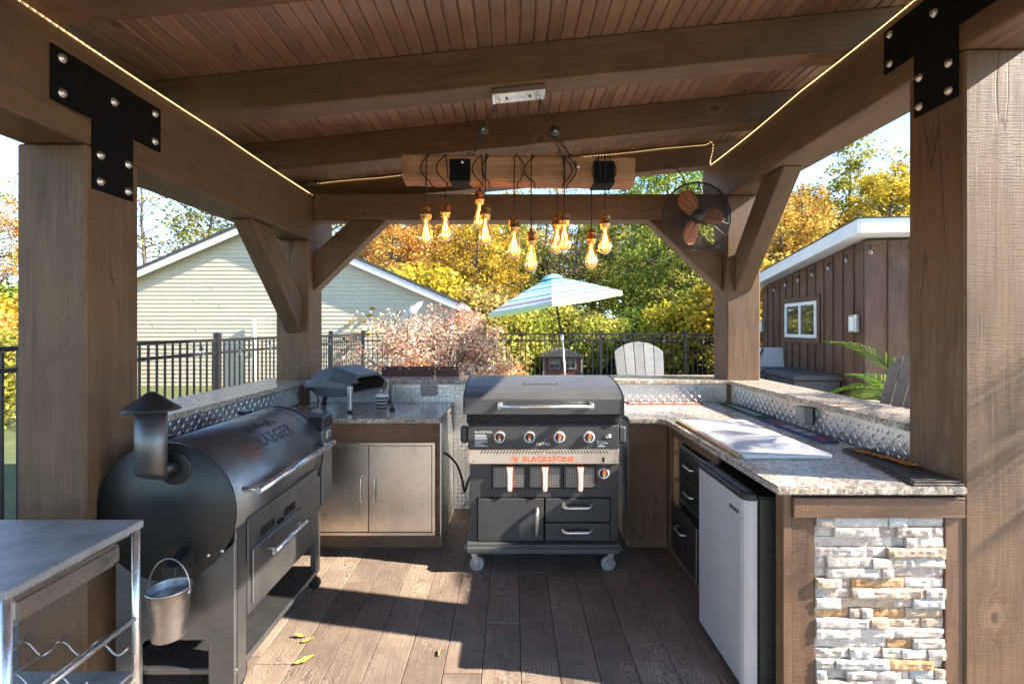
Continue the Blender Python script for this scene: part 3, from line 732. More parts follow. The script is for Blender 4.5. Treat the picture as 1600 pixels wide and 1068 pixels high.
# open niche lined with pale wood
ni = MB(); ni.box(IX + 0.30, IX + 0.315, 3.21, 3.38, 0.12, 0.82); ni.box(IX + 0.02, IX + 0.30, 3.372, 3.384, 0.12, 0.82); ni.box(IX + 0.02, IX + 0.30, 3.204, 3.214, 0.12, 0.82); ni.box(IX + 0.02, IX + 0.30, 3.215, 3.371, 0.112, 0.122); ni.box(IX + 0.02, IX + 0.30, 3.215, 3.371, 0.50, 0.515)
ni.build('niche_lining', M_PALEWOOD, kit)
pane('cabinet_carcass', IX + 0.02, 1.83, 2.60, 3.20, 0.02, 0.80, M_DARKIN)
# steel drawer bank
df = MB()
for (y0, y1, z0, z1) in ((2.705, 2.722, 0.44, 0.80), (3.138, 3.155, 0.44, 0.80), (2.722, 3.138, 0.782, 0.80), (2.722, 3.138, 0.44, 0.455)):
    df.box(IX - 0.018, IX + 0.004, y0, y1, z0, z1)
df.build('drawer_frame', M_STEEL, kit, 0.001)
for z0, z1 in ((0.460, 0.615), (0.622, 0.778)):
    d = MB().box(IX - 0.022, IX + 0.002, 2.726, 3.134, z0, z1).build('drawer', M_BLACKP, kit, 0.003)
    zc_ = (z0 + z1)/2 + 0.015
    handle((IX - 0.022, 2.86, zc_), (IX - 0.022, 3.0, zc_), (-0.035, 0, -0.004), 0.006, d, bend=0.03)
d = MB().box(IX - 0.075, IX - 0.055, 2.715, 3.145, 0.135, 0.432).build('drawer', M_BLACKP, kit, 0.004)
MB().box(IX - 0.080, IX - 0.050, 2.700, 2.714, 0.13, 0.437).build('drawer_edge', M_STEEL, d, 0.002)
MB().box(IX - 0.052, IX + 0.25, 2.74, 3.12, 0.16, 0.40).build('drawer_box', M_GALV, d)
handle((IX - 0.075, 2.86, 0.335), (IX - 0.075, 3.0, 0.335), (-0.035, 0, -0.004), 0.006, d, bend=0.03)
# the stone-faced end
pane('end_panel', 1.108, 1.832, 2.010, 2.045, 0.0, CZ0 - 0.001, axis='z')
pane('corner_post', 1.106, 1.140, 1.982, 2.0095, 0.0, CZ0 - 0.001, axis='z')
pane('trim_board', 1.141, 1.236, 1.985, 2.0095, 0.0, 0.784, axis='z')
pane('trim_board', 1.764, 1.836, 1.980, 2.0095, 0.0, 0.784, axis='z')
pane('trim_board', 1.1415, 1.836, 1.968, 2.0095, 0.785, 0.866)
back = MB().box(1.237, 1.763, 2.0, 2.0095, 0.0, 0.7845).build('stone_panel', plain('mortar_back', (0.36, 0.32, 0.28), 0.9), kit)
def stone_mat(name, a, b, c_):
    t = NT(name); v = t.coord((1, 1, 1), 11.0)
    n1 = t.noise(v, 22, 6, 0.7, 0.8); n2 = t.noise(v, 70, 5, 0.7)
    oi = t.new('ShaderNodeObjectInfo')
    col = t.ramp(n1, [(0.3, a), (0.52, b), (0.72, c_)])
    col = t.mix(1.0, col, t.ramp(oi.outputs['Random'], [(0, 0.74), (1, 1.12)]), 'MULTIPLY')
    return t.done(col, 0.75, 0, t.bump(t.math('ADD', t.math('MULTIPLY', n1, 0.6), t.math('MULTIPLY', n2, 0.4)), 0.6, 0.004), 0.3)
ST = [stone_mat('white_split_stone', (0.42, 0.36, 0.295), (0.58, 0.52, 0.445), (0.68, 0.625, 0.55)),
      stone_mat('pink_split_stone', (0.38, 0.29, 0.235), (0.52, 0.425, 0.36), (0.62, 0.54, 0.47)),
      stone_mat('grey_split_stone', (0.30, 0.31, 0.29), (0.47, 0.47, 0.44), (0.62, 0.61, 0.58)),
      stone_mat('rust_split_stone', (0.24, 0.11, 0.045), (0.45, 0.27, 0.13), (0.62, 0.48, 0.32)),
      stone_mat('tan_split_stone', (0.40, 0.28, 0.18), (0.55, 0.43, 0.31), (0.68, 0.60, 0.50))]
sr = random.Random(21); z = 0.7835; nrow = 19; rh = 0.7835 / nrow
for row in range(nrow):
    z1 = 0.7835 - row * rh; z0 = z1 - rh; x = 1.2385
    while x < 1.7615:
        L = sr.choice((0.045, 0.075, 0.10, 0.14, 0.18, 0.22))
        if 1.7615 - (x + L) < 0.035: L = 1.7615 - x
        dep = sr.choice((0.004, 0.009, 0.014, 0.020, 0.026)); nx, nz = max(3, int(L/0.016)), 4
        s_ = MB(); vs = []
        seed = Vector((x*31, row*7.3, 1.0))
        for k in range(nz + 1):
            for i in range(nx + 1):
                fx, fz = i/nx, k/nz
                e = min(fx, 1-fx, fz*1.0, (1-fz)*1.0)
                dd = dep + 0.006 + 0.0055 * mnoise.noise(seed + Vector((fx*L*30, fz*1.6, 0))) + 0.002 * mnoise.noise(seed + Vector((fx*L*120, fz*5, 3)))
                if e < 0.01: dd -= 0.004
                vs.append((x + 0.0009 + fx*(L - 0.0018), 1.9998 - max(0.002, dd), z0 + 0.0011 + fz*(rh - 0.0022)))
        nb = len(vs)
        per = [i for i in range(nx+1)] + [k*(nx+1)+nx for k in range(1, nz+1)] + [nz*(nx+1)+i for i in range(nx-1, -1, -1)] + [k*(nx+1) for k in range(nz-1, 0, -1)]
        fs = [(k*(nx+1)+i, k*(nx+1)+i+1, (k+1)*(nx+1)+i+1, (k+1)*(nx+1)+i) for k in range(nz) for i in range(nx)]
        for i in per: v = vs[i]; vs.append((v[0], 1.9996, v[2]))
        n_ = len(per)
        for i in range(n_):
            j = (i+1) % n_; fs.append((per[j], per[i], nb+i, nb+j))
        s_.add(vs, fs)
        s_.build('stone', sr.choices(ST, (54, 20, 9, 5, 12))[0], back)
        x += L

# cover plates on the splashback
ob = thing('outlet_box', 'grey weatherproof outlet box on the splashback above the blue bar mat', 'outlet', (1.855, 3.06, 0.96))
MB().box(1.795, 1.856, 2.995, 3.085, 0.958, 1.062).build('cover', M_OUTLET, ob, 0.005)
MB().box(1.7915, 1.795, 3.005, 3.075, 0.968, 1.052).build('lid', M_OUTLET, ob, 0.001)
oc = thing('outlet_cover', 'flat grey outlet cover on the splashback behind the striped cup', 'outlet', (-0.71, 4.165, 0.98))
MB().box(-0.782, -0.638, 4.155, 4.1642, 0.975, 1.066).build('cover', M_OUTLET, oc, 0.003)
MB().box(-0.772, -0.648, 4.151, 4.155, 0.983, 1.058).build('lid', M_OUTLET, oc, 0.002)
# things in the niche
pd = thing('wooden_paddle', 'pale wooden serving board standing in the open niche', 'serving board', (1.17, 3.30, 0.517))
MB().box(1.16, 1.175, 3.235, 3.345, 0.5165, 0.70).build('blade', M_PALEWOOD, pd, 0.004)
MB().box(1.162, 1.173, 3.275, 3.305, 0.70, 0.78).build('grip', M_PALEWOOD, pd, 0.003)
bw = thing('orange_bowl', 'orange wooden bowl tipped in the lower niche', 'bowl', (1.15, 3.29, 0.123))
MB().lathe([(0.002, 0.003), (0.03, 0.002), (0.055, 0.03), (0.068, 0.07), (0.064, 0.07), (0.05, 0.034), (0.002, 0.012)], (1.19, 3.293, 0.122), 24).build('dish', plain('orange_wood', (0.50, 0.23, 0.07), 0.5), bw)
MB().lathe([(0.03, -0.001), (0.032, 0.004)], (1.19, 3.293, 0.122), 20).build('foot', M_PALEWOOD, bw)
# ================================================================== caster (shared by the griddle and the smoker)
def caster(parent, x, y, ztop, r, mat_w, mat_f, side=1, plated=True):
    """swivel caster under (x, y), its wheel on the floor"""
    c = MB().lathe([(r*0.5, ztop), (r*0.5, ztop-0.006), (r*0.3, ztop-0.008), (r*0.3, ztop-0.014)], (x, y, 0), 12).build('caster', mat_f, parent)
    ft = MB(); w_ = r*0.42
    for s_ in (-1, 1):
        ft.prism([(x-r*0.45, ztop-0.010), (x+r*0.45, ztop-0.010), (x+r*0.2+side*r*0.35, r*0.8), (x-r*0.15+side*r*0.35, r*0.8)], (y + s_*w_, y + s_*(w_+0.003)), 'y')
    ft.build('fork', mat_f, c)
    MB().lathe([(0.004, -w_*0.8), (r*0.55, -w_*0.8), (r*0.93, -w_*0.8), (r, -w_*0.5), (r, w_*0.5), (r*0.93, w_*0.8), (r*0.55, w_*0.8), (0.004, w_*0.8)], (x + side*r*0.3, y, r), 20, 'y').build('wheel', mat_w, c)
    MB().lathe([(0.002, -w_*1.25), (0.008, -w_*1.25), (0.008, w_*1.25), (0.002, w_*1.25)], (x + side*r*0.3, y, r), 8, 'y').build('axle', mat_f, c)
    return c

# ================================================================== the flat-top griddle
gr = thing('griddle_station', 'black four-burner griddle station with closed lid and steel handles, on casters', 'griddle', (0.20, 3.35, 0))
def gx(px, Y): return (px - 800) / 760 * Y
def gz(py, Y): return H - (py - 512) / 760 * Y
lid = MB(); prof = [(3.075, 1.006), (3.068, 1.104), (3.074, 1.114), (3.12, 1.140), (3.22, 1.172), (3.34, 1.193), (3.48, 1.205), (3.58, 1.204), (3.66, 1.190), (3.70, 1.15), (3.71, 1.006)]
lid.prism(prof, (-0.300, 0.701), 'x')
lido = lid.build('lid', M_LID, gr, 0.003)
for x0, x1 in ((-0.309, -0.3005), (0.7015, 0.710)):
    pr = [(a + (-0.004 if a < 3.3 else 0.004), b + (0.004 if b > 1.05 else 0)) for a, b in prof]
    MB().prism(pr, (x0, x1), 'x').build('end_cap', M_GRIDDLE, lido, 0.003)
zb = gz(635, 3.03)
lh = MB().tube([(gx(779, 3.03), 3.022, zb), (gx(926, 3.03), 3.022, zb)], 0.0125, 12).build('handle', M_CHROME, lido)
for px in (781, 924):
    MB().box(gx(px, 3.03)-0.015, gx(px, 3.03)+0.015, 3.012, 3.071, zb-0.014, zb+0.024).build('handle_foot', M_CHROME, lh, 0.004)
text_mb('BLACKSTONE', 0.035, lambda u, v, w: Vector((0.19+u, 3.235+v*0.97, 1.1775+v*0.20+w)), 0.0012, spacing=1.1).build('embossed_lettering', M_GRIDDLE, lido)
MB().box(-0.290, 0.690, 3.10, 3.70, 0.945, 1.003).build('griddle_plate', M_DARKIN, gr, 0.004)
for px in (742, 962):
    MB().box(gx(px, 3.1)-0.012, gx(px, 3.1)+0.012, 3.085, 3.15, 0.955, 1.0).build('lid_bracket', M_DARKIN, gr, 0.002)
YP = 3.10
cp = MB().prism([(YP, 0.782), (YP, 0.925), (YP+0.012, 0.944), (YP+0.16, 0.944), (YP+0.16, 0.782)], (-0.281, 0.681), 'x').build('control_panel', M_GRIDDLE, gr, 0.003)
sl = MB()
for i in range(46): xx = -0.245 + i * 0.019; sl.box(xx, xx+0.010, YP-0.0006, YP+0.001, gz(669.2, YP)-0.0018, gz(669.2, YP)+0.0018)
sl.build('slot_row', M_DARKIN, cp)
KN = [(780.7, 682.4), (827.3, 682.4), (873.7, 682.4), (919.9, 682.4)]
M_SATIN2 = plain('satin_knob_steel', (0.72, 0.71, 0.69), 0.3, 0.5, 0.05)
def knob(cx, cz, Y, parent, r=0.0375):
    k = MB().lathe([(r, 0.0), (r, -0.006), (r*0.88, -0.012), (r*0.86, -0.013), (r*0.74, -0.013), (r*0.70, -0.010), (0.002, -0.010)], (cx, Y, cz), 28, 'y').build('knob', M_SATIN2, parent)
    MB().lathe([(r*0.70, -0.0105), (r*0.66, -0.013), (0.001, -0.013)], (cx, Y, cz), 24, 'y').build('knob_face', M_BLACKP, k)
    MB().prism([(cx-r*0.30, cz-r*0.02), (cx+r*0.30, cz-r*0.02), (cx+r*0.16, cz+r*0.62), (cx-r*0.16, cz+r*0.62)], (Y-0.026, Y-0.0125), 'y').build('pointer', M_ORANGE, k, 0.002)
    MB().prism([(cx-r*0.30, cz-r*0.03), (cx+r*0.30, cz-r*0.03), (cx+r*0.14, cz-r*0.60), (cx-r*0.14, cz-r*0.60)], (Y-0.024, Y-0.0125), 'y').build('grip', M_CHROME, k, 0.002)
    tk = MB()
    for i in range(9):
        a = R(150 + i*15); rr_ = r*1.18
        tk.mbox(Matrix.Translation((cx+rr_*math.cos(a), Y-0.0005, cz+rr_*math.sin(a))) @ Matrix.Rotation(-a, 4, 'Y'), 0.006, 0.001, 0.0025)
    tk.mbox(Matrix.Translation((cx, Y-0.0005, cz+r*1.2)), 0.003, 0.001, 0.007)
    tk.build('dial_marks', M_ORANGE, k)
for px, py in KN: knob(gx(px, YP), gz(py, YP), YP - 0.0005, cp)
MB().lathe([(0.020, 0), (0.020, -0.006), (0.014, -0.008), (0.014, -0.018), (0.001, -0.019)], (gx(950.5, YP), YP - 0.0005, gz(682, YP)), 20, 'y').build('igniter_button', M_CHROME, cp)
def panel_text(body, px, py, Y, size, mat, parent, name='lettering', **k):
    cx, cz = gx(px, Y), gz(py, Y)
    return text_mb(body, size, lambda u, v, w: Vector((cx+u, Y-0.0008-w, cz+v-size*0.34)), 0.0004, **k).build(name, mat, parent)
M_PRINT = plain('pale_print', (0.62, 0.62, 0.60), 0.6)
panel_text('PATIO', 848.6, 693.5, YP, 0.025, M_PRINT, cp, sx=1.25, bold=0.0004)
panel_text('BLACKSTONE', 755, 674.6, YP, 0.0165, M_PRINT, cp, sx=1.05, bold=0.0003)
st = MB(); sr2 = random.Random(5)
for i in range(9):
    z_ = gz(679 + i*2.2, YP); st.box(gx(742, YP), gx(742, YP) + sr2.uniform(0.04, 0.085), YP-0.0008, YP, z_-0.0022, z_+0.0022)
for i in range(4):
    z_ = gz(689 + i*2.6, YP); st.box(gx(933, YP), gx(933, YP) + sr2.uniform(0.03, 0.07), YP-0.0008, YP, z_-0.0022, z_+0.0022)
st.build('printed_notice', M_PRINT, cp)
for s_, x_ in ((-1, -0.281), (1, 0.681)):
    MB().box(min(x_, x_+s_*0.05), max(x_, x_+s_*0.05), YP+0.01, YP+0.05, 0.815, 0.925).build('shelf_bracket', M_GRIDDLE, gr, 0.012)
# steel name strip
YS = 3.096
nsp = MB().box(-0.281, 0.683, YS, YS+0.15, 0.687, 0.7815).build('name_strip', M_DOORST, gr, 0.004)
vs_ = MB()
for i in range(20):
    for sgn, z0 in ((1, 752.5 + i*4.98), (-1, 854 + i*4.98)):
        cx = gx(z0, YS); vs_.mbox(Matrix.Translation((cx, YS-0.0004, gz(706, YS))) @ Matrix.Rotation(R(38*sgn), 4, 'Y'), 0.006, 0.0012, 0.025)
vs_.build('vent_slots', M_DARKIN, nsp)
panel_text('BLACKSTONE', 856.5, 716.6, YS, 0.047, M_ORANGE, nsp, sx=1.12, bold=0.0012)
lg = MB(); cx, cz = gx(804.5, YS), gz(716.6, YS)
lg.tube([(cx+0.019*math.cos(a), YS-0.001, cz+0.019*math.sin(a)) for a in [2*math.pi*k/24 for k in range(24)]], 0.0018, 5, True)
lg.prism([(cx-0.010, cz-0.010), (cx+0.010, cz-0.010), (cx+0.012, cz), (cx+0.004, cz+0.011), (cx+0.003, cz+0.002), (cx-0.004, cz+0.004), (cx-0.011, cz-0.002)], (YS-0.002, YS), 'y')
lg.build('flame_logo', M_ORANGE, nsp)
for px in (739.5, 960.5):
    MB().lathe([(0.004, 0), (0.004, -0.003), (0.0005, -0.0035)], (gx(px, YS), YS, gz(720, YS)), 10, 'y').build('screw', M_DARKIN, nsp)
MB().box(gx(940.5, YS), gx(944.5, YS), YS-0.003, YS, gz(722, YS), gz(714, YS)).build('rocker_switch', M_BLACKP, nsp, 0.001)
# cabinet
YC = 3.13
M_SATIN = plain('satin_pale_grip', (0.66, 0.64, 0.62), 0.4, 0.2, 0.05)
cab = MB().box(-0.269, 0.682, YC, 3.68, 0.186, 0.686).build('cabinet', M_GRIDDLE, gr, 0.003)
mesh_m = NT('perforated_basket'); v = mesh_m.coord((1, 1, 1)); d_ = mesh_m.voro(v, 95, 'F1', 'Distance', 0.0)
M_PERF = mesh_m.done(mesh_m.ramp(d_, [(0.30, (0.02, 0.02, 0.02)), (0.42, (0.30, 0.29, 0.28))]), 0.4, 0.6)
for px0, px1, hx in ((768, 822, 796.5), (825, 877.5, 851), (880, 931, 906)):
    MB().box(gx(px0, YC)-0.002, gx(px1, YC)+0.002, YC-0.0022, YC-0.0004, gz(762.8, YC), gz(725.8, YC)).build('basket_gap_shade', M_PLATE, cab)  # black sheet that paints the shade in the gap round each basket
    b_ = MB().box(gx(px0, YC)+0.003, gx(px1, YC)-0.003, YC-0.010, YC-0.0025, gz(761.5, YC), gz(726.5, YC)).build('fryer_basket', M_GRIDDLE, cab, 0.002)
    MB().box(gx(px0, YC)+0.018, gx(px1, YC)-0.016, YC-0.0112, YC-0.0101, gz(760, YC), gz(730, YC)).build('perforated_window', M_PERF, b_)
    cx = gx(hx, YC); zt, zl = gz(727, YC), gz(765.5, YC)
    out = [(cx-0.023, zt), (cx+0.023, zt), (cx+0.0165, zt-0.05), (cx+0.016, zl+0.012), (cx+0.010, zl), (cx-0.010, zl), (cx-0.016, zl+0.012), (cx-0.0165, zt-0.05)]
    MB().prism(out, (YC-0.032, YC-0.0115), 'y').build('basket_handle', M_ORANGE, b_, 0.002)
    MB().prism([(cx + (a-cx)*0.84, zl + 0.003 + (b-zl)*0.95) for a, b in out], (YC-0.036, YC-0.0321), 'y').build('handle_face', M_SATIN, b_, 0.0015)
knob(gx(942.8, YC), gz(738.5, YC), YC - 0.0005, cab)
MB().lathe([(0.009, 0), (0.009, -0.002), (0.001, -0.002)], (gx(803.5, YC), YC-0.0006, gz(772, YC)), 14, 'y').build('lock_hole', M_DARKIN, cab)
YD = YC - 0.014
MB().box(gx(745.6, YC), gx(954, YC), YC-0.0025, YC-0.0003, 0.1875, gz(776, YC)).build('door_gap_shade', M_PLATE, cab)  # black backing stands in for the shade in the door and drawer gaps
d = MB().box(gx(747, YC), gx(849, YC), YD, YC-0.003, 0.190, gz(777.5, YC)).build('cabinet_door', M_GRIDDLE, cab, 0.003)
hx = gx(839, YD)
handle((hx, YD, gz(836, YD)), (hx, YD, gz(794, YD)), (0, -0.036, 0), 0.0125, d, bend=0.03)
for y0, y1, hy in ((777.5, 813.5, 786), (815.5, 852, 824)):
    d = MB().box(gx(852, YC), gx(952.7, YC), YD, YC-0.003, max(0.190, gz(y1, YC)), gz(y0, YC)).build('drawer', M_GRIDDLE, cab, 0.003)
    p0 = Vector((gx(879, YD), YD, gz(hy, YD))); p1 = Vector((gx(924, YD), YD, gz(hy, YD)))
    handle(p0, p1, (0, -0.036, -0.018), 0.0125, d, bend=0.03)
bp = MB().box(-0.300, 0.698, 3.055, 3.72, 0.128, 0.185).build('base_tray', M_LID, gr, 0.018, seg=3)
for cx, cy, sd in ((-0.24, 3.12, 1), (0.63, 3.12, -1), (-0.24, 3.64, 1), (0.63, 3.64, -1)):
    caster(gr, cx, cy, 0.128, 0.047, plain('grey_rubber_wheel', (0.28, 0.28, 0.27), 0.5) if cx == -0.24 and cy < 3.2 else bpy.data.materials['grey_rubber_wheel'], M_CHROME, sd)
# gas hose between the cabinet and the griddle
hp = [at(692, 706, 3.62), at(702, 712, 3.58), at(714, 726, 3.52), at(722, 748, 3.46), at(726, 768, 3.42), at(731, 752, 3.40), at(737, 741, 3.40)]
hz = thing('gas_hose', 'black rubber gas hose looping between steel cabinet and griddle', 'hose', hp[0])
sp = []
for i in range(len(hp)-1):
    p0, p1, p2, p3 = hp[max(i-1, 0)], hp[i], hp[i+1], hp[min(i+2, len(hp)-1)]
    for k in range(5):
        f = k/5; sp.append(0.5*((2*p1)+(p2-p0)*f+(2*p0-5*p1+4*p2-p3)*f*f+(3*p1-p0-3*p2+p3)*f**3))
MB().tube(sp, 0.008, 8).build('hose', M_RUBBER, hz)
MB().cyl(hp[0] - Vector((0.13, 0, 0)), hp[0] + Vector((0.01, 0, -0.004)), 0.012, n=10).build('fitting', M_BRASS, hz)

# ================================================================== the pellet smoker
sm = thing('pellet_smoker', 'black barrel pellet smoker with chimney cap, steel lid handle and storage door', 'smoker', (-1.43, 2.5, 0))
DX, DZ, DR, D0, D1 = -1.443, 0.786, 0.284, 2.03, 2.98
drum = MB().lathe([(DR, D0+0.004), (DR, D1)], (DX, 0, DZ), 64, 'y').build('barrel', M_DRUM, sm)
ep = MB().lathe([(0.001, D0-0.003), (DR+0.004, D0-0.003), (DR+0.006, D0), (DR+0.006, D0+0.010), (DR+0.001, D0+0.012)], (DX, 0, DZ), 64, 'y').build('end_plate', M_DRUMEND, sm)
MB().lathe([(DR+0.001, D1-0.01), (DR+0.005, D1-0.008), (DR+0.005, D1+0.002), (0.001, D1+0.002)], (DX, 0, DZ), 48, 'y').build('end_plate', M_DRUMEND, sm)
seam = MB().tube([(DX + (DR+0.0005)*math.cos(a), D1-0.085, DZ + (DR+0.0005)*math.sin(a)) for a in [R(-12) + i*R(13) for i in range(12)]], 0.002, 4).build('lid_seam', M_PLATE, drum)
for bx_, bz_ in ((0.178, -0.178), (0.235, -0.16)):
    MB().lathe([(0.008, 0), (0.008, -0.004), (0.001, -0.006)], (DX + bx_, D0-0.003, DZ + bz_), 10, 'y').build('bolt', M_CHROME, ep)
for y_ in (2.18, 2.86):
    MB().box(DX - 0.17, DX - 0.12, y_, y_ + 0.07, DZ + 0.255, DZ + 0.276).build('hinge', M_BLACKP, drum, 0.004)
# lettering on the barrel
def on_drum(th0, y0):
    def f(u, v, w):
        a = th0 + v / DR
        return Vector((DX + (DR + 0.0006 + w)*math.cos(a), y0 + u, DZ + (DR + 0.0006 + w)*math.sin(a)))
    return f
M_EMB = plain('dark_embossed_print', (0.010, 0.010, 0.010), 0.5)
text_mb('TRAEGER', 0.098, on_drum(R(40), 2.53), 0.0006, spacing=1.05, sx=0.98, bold=0.0012).build('embossed_lettering', M_EMB, drum)
mt = MB(); fm = on_drum(R(42), 2.53)
xs = [-0.16, -0.13, -0.115, -0.10, -0.085, -0.065, -0.05, -0.03, -0.01, 0.0, 0.02, 0.035, 0.05, 0.07, 0.085, 0.105, 0.12, 0.14, 0.155]
hs = [0.092, 0.12, 0.10, 0.135, 0.112, 0.15, 0.115, 0.14, 0.12, 0.155, 0.118, 0.135, 0.11, 0.13, 0.105, 0.145, 0.112, 0.125, 0.092]
mt.tube([fm(a, b - 0.006, 0) for a, b in zip(xs, hs)], 0.0018, 4)
mt.tube([fm(a + 0.008, b - 0.022, 0) for a, b in zip(xs[1:-2], hs[1:-2])], 0.0014, 4)
mt.build('mountain_emblem', M_EMB, drum)
# lid handle
hb_ = MB().tube([(-1.088, 2.085, 0.856), (-1.088, 2.975, 0.856)], 0.0145, 14).build('lid_handle', M_CHROME, drum)
for y_ in (2.11, 2.93): MB().cyl((-1.175, y_, 0.856), (-1.088, y_, 0.856), 0.009, n=10).build('standoff', M_CHROME, hb_)
# chimney
CX, CY = -1.452, 1.958
chm = MB(); ring0 = []; n = 28
top = [(CX + 0.055*math.cos(2*math.pi*i/n), CY + 0.055*math.sin(2*math.pi*i/n), 1.214) for i in range(n)]
bot = [(CX + 0.055*math.cos(2*math.pi*i/n), CY + 0.055*math.sin(2*math.pi*i/n), 0.955 - 0.030*math.sin(2*math.pi*i/n) + 0.012*math.cos(2*math.pi*i/n)*0) for i in range(n)]
ti = [(CX + 0.052*math.cos(2*math.pi*i/n), CY + 0.052*math.sin(2*math.pi*i/n), 1.214) for i in range(n)]
ti2 = [(CX + 0.052*math.cos(2*math.pi*i/n), CY + 0.052*math.sin(2*math.pi*i/n), 1.10) for i in range(n)]
chm.rings([bot, top, ti, ti2], True, True, True)
cho = chm.build('chimney', M_DRUM, sm)
MB().lathe([(0.103, 1.216), (0.104, 1.219), (0.085, 1.232), (0.055, 1.256), (0.022, 1.282), (0.008, 1.290), (0.001, 1.291), (0.001, 1.283), (0.05, 1.252), (0.102, 1.2165)], (CX, CY, 0.008), 32).build('rain_cap', M_BLACKP, cho)
MB().cyl((CX, CY, 1.15), (CX, CY, 1.28), 0.004, n=6).build('cap_rod', M_BLACKP, cho)
MB().cyl((CX + 0.015, CY + 0.015, 0.985), (CX + 0.05, D0 + 0.0, 0.972), 0.030, n=20).build('elbow', M_DRUMEND, cho)
MB().lathe([(0.070, 0.0), (0.070, -0.005), (0.064, -0.007), (0.03, -0.007)], (CX + 0.048, D0 - 0.003, 0.972), 28, 'y').build('flange', M_DRUMEND, cho)
# legs, body, shelf
SXr, SXl = -1.163, -1.665
MB().prism([(SXl, 0.03), (SXl, 0.62), (DX-0.20, 0.585), (DX-0.11, 0.525), (DX, 0.505), (DX+0.11, 0.525), (DX+0.20, 0.585), (SXr, 0.66), (SXr, 0.03), (-1.275, 0.03), (-1.275, 0.225), (-1.29, 0.243), (-1.54, 0.243), (-1.555, 0.225), (-1.555, 0.03)], (2.040, 2.052), 'y').build('leg_panel', M_DRUM, sm, 0.004)
MB().box(SXr-0.02, SXr, 2.054, 2.135, 0.03, 0.70).build('leg', M_DRUM, sm, 0.008, seg=3)
for xx in (SXr-0.035, SXl): MB().box(xx, xx+0.035, 2.885, 2.95, 0.085, 0.66 if xx > -1.4 else 0.56).build('leg', M_DRUM, sm, 0.004)
bd = MB().box(SXl+0.01, SXr-0.004, 2.136, 2.884, 0.298, 0.52).build('storage_box', M_DRUM, sm, 0.003)
side = MB().prism([(2.137, 0.296), (2.137, 0.716), (2.90, 0.716), (2.90, 0.296)], (SXr-0.003, SXr+0.003), 'x').build('side_panel', M_DRUM, sm, 0.0015)
vsl = MB()
for i in range(8): vsl.box(SXr+0.003, SXr+0.0045, 2.245+i*0.017, 2.253+i*0.017, 0.592, 0.632)
for i in range(8): vsl.box(SXr+0.003, SXr+0.0045, 2.475+i*0.017, 2.483+i*0.017, 0.592, 0.632)
vsl.build('vent_slots', M_PLATE, side)
MB().box(SXr+0.003, SXr+0.014, 2.40, 2.455, 0.588, 0.60).build('latch', M_PLATE, side, 0.002)
dr_ = MB().box(SXr+0.0035, SXr+0.012, 2.165, 2.69, 0.326, 0.570).build('storage_door', M_DRUM, side, 0.004)
gb = MB().tube([(SXr+0.062, 2.26, 0.520), (SXr+0.062, 2.60, 0.520)], 0.012, 12).build('door_handle', M_CHROME, side)
for y_ in (2.285, 2.575): MB().cyl((SXr+0.010, y_, 0.520), (SXr+0.062, y_, 0.520), 0.007, n=8).build('standoff', M_CHROME, gb)
MB().lathe([(0.011, 0.0), (0.017, 0.004), (0.017, 0.012), (0.006, 0.014)], (SXr+0.012, 2.34, 0.480), 14, 'x').build('opener', M_CHROME, side)
MB().box(SXl+0.005, SXr-0.001, 2.058, 2.952, 0.086, 0.112).build('bottom_shelf', M_DRUM, sm, 0.004)
MB().box(-1.62, SXr, 2.985, 3.14, 0.46, 0.925).build('hopper', M_DRUM, sm, 0.006)
MB().box(-1.63, SXr+0.004, 2.984, 3.145, 0.926, 1.005).build('hopper_lid', M_BLACKP, sm, 0.008)
MB().box(SXr-0.004+0.0045, SXr+0.012, 3.03, 3.10, 0.865, 0.91).build('controller', M_CHROME, sm, 0.003)
caster(sm, -1.19, 2.905, 0.086, 0.036, M_RUBBER, M_BLACKP, 1); caster(sm, -1.62, 2.905, 0.086, 0.036, M_RUBBER, M_BLACKP, 1)
for xx in (-1.19, -1.62): MB().lathe([(0.004, -0.02), (0.052, -0.02), (0.06, -0.012), (0.06, 0.012), (0.052, 0.02), (0.004, 0.02)], (xx, 2.10, 0.06), 24, 'x').build('wheel', M_RUBBER, sm)
# drip spout and bucket
spx = -1.352
MB().prism([(D0-0.003, 0.640), (D0-0.115, 0.612), (D0-0.115, 0.570), (D0-0.10, 0.566), (D0-0.003, 0.585)], (spx-0.028, spx+0.028), 'x').build('drip_spout', M_BLACKP, sm, 0.003)
MB().lathe([(0.010, 0.560), (0.018, 0.570), (0.016, 0.585)], (spx, D0-0.095, 0), 12).build('spout_lip', M_CHROME, sm)
bk = thing('grease_bucket', 'small galvanised bucket hanging from the drip spout of the smoker', 'bucket', (spx, D0-0.10, 0.335))
bx0, by0 = spx - 0.008, D0 - 0.10
MB().lathe([(0.002, 0.337), (0.055, 0.337), (0.057, 0.333), (0.060, 0.337), (0.0645, 0.40), (0.0655, 0.403), (0.069, 0.45), (0.0705, 0.453), (0.0765, 0.520), (0.080, 0.522), (0.080, 0.528), (0.076, 0.528), (0.075, 0.523), (0.058, 0.345), (0.002, 0.342)], (bx0, by0, 0), 32).build('pail', M_GALV, bk)
hpth = [(bx0 + 0.082*math.cos(a), by0, 0.515 + 0.125*math.sin(a)*(1 if True else 0)) for a in [math.pi*k/14 for k in range(15)]]
MB().tube(hpth, 0.0026, 6).build('bail_handle', M_GALV, bk)
for s_ in (-1, 1): MB().lathe([(0.009, 0), (0.009, s_*0.004), (0.003, s_*0.005)], (bx0 + s_*0.079, by0, 0.510), 10, 'x').build('ear', M_GALV, bk)
MB().lathe([(0.070, 0.495), (0.001, 0.496)], (bx0, by0, 0), 24).build('foil_liner', M_GALV, bk)

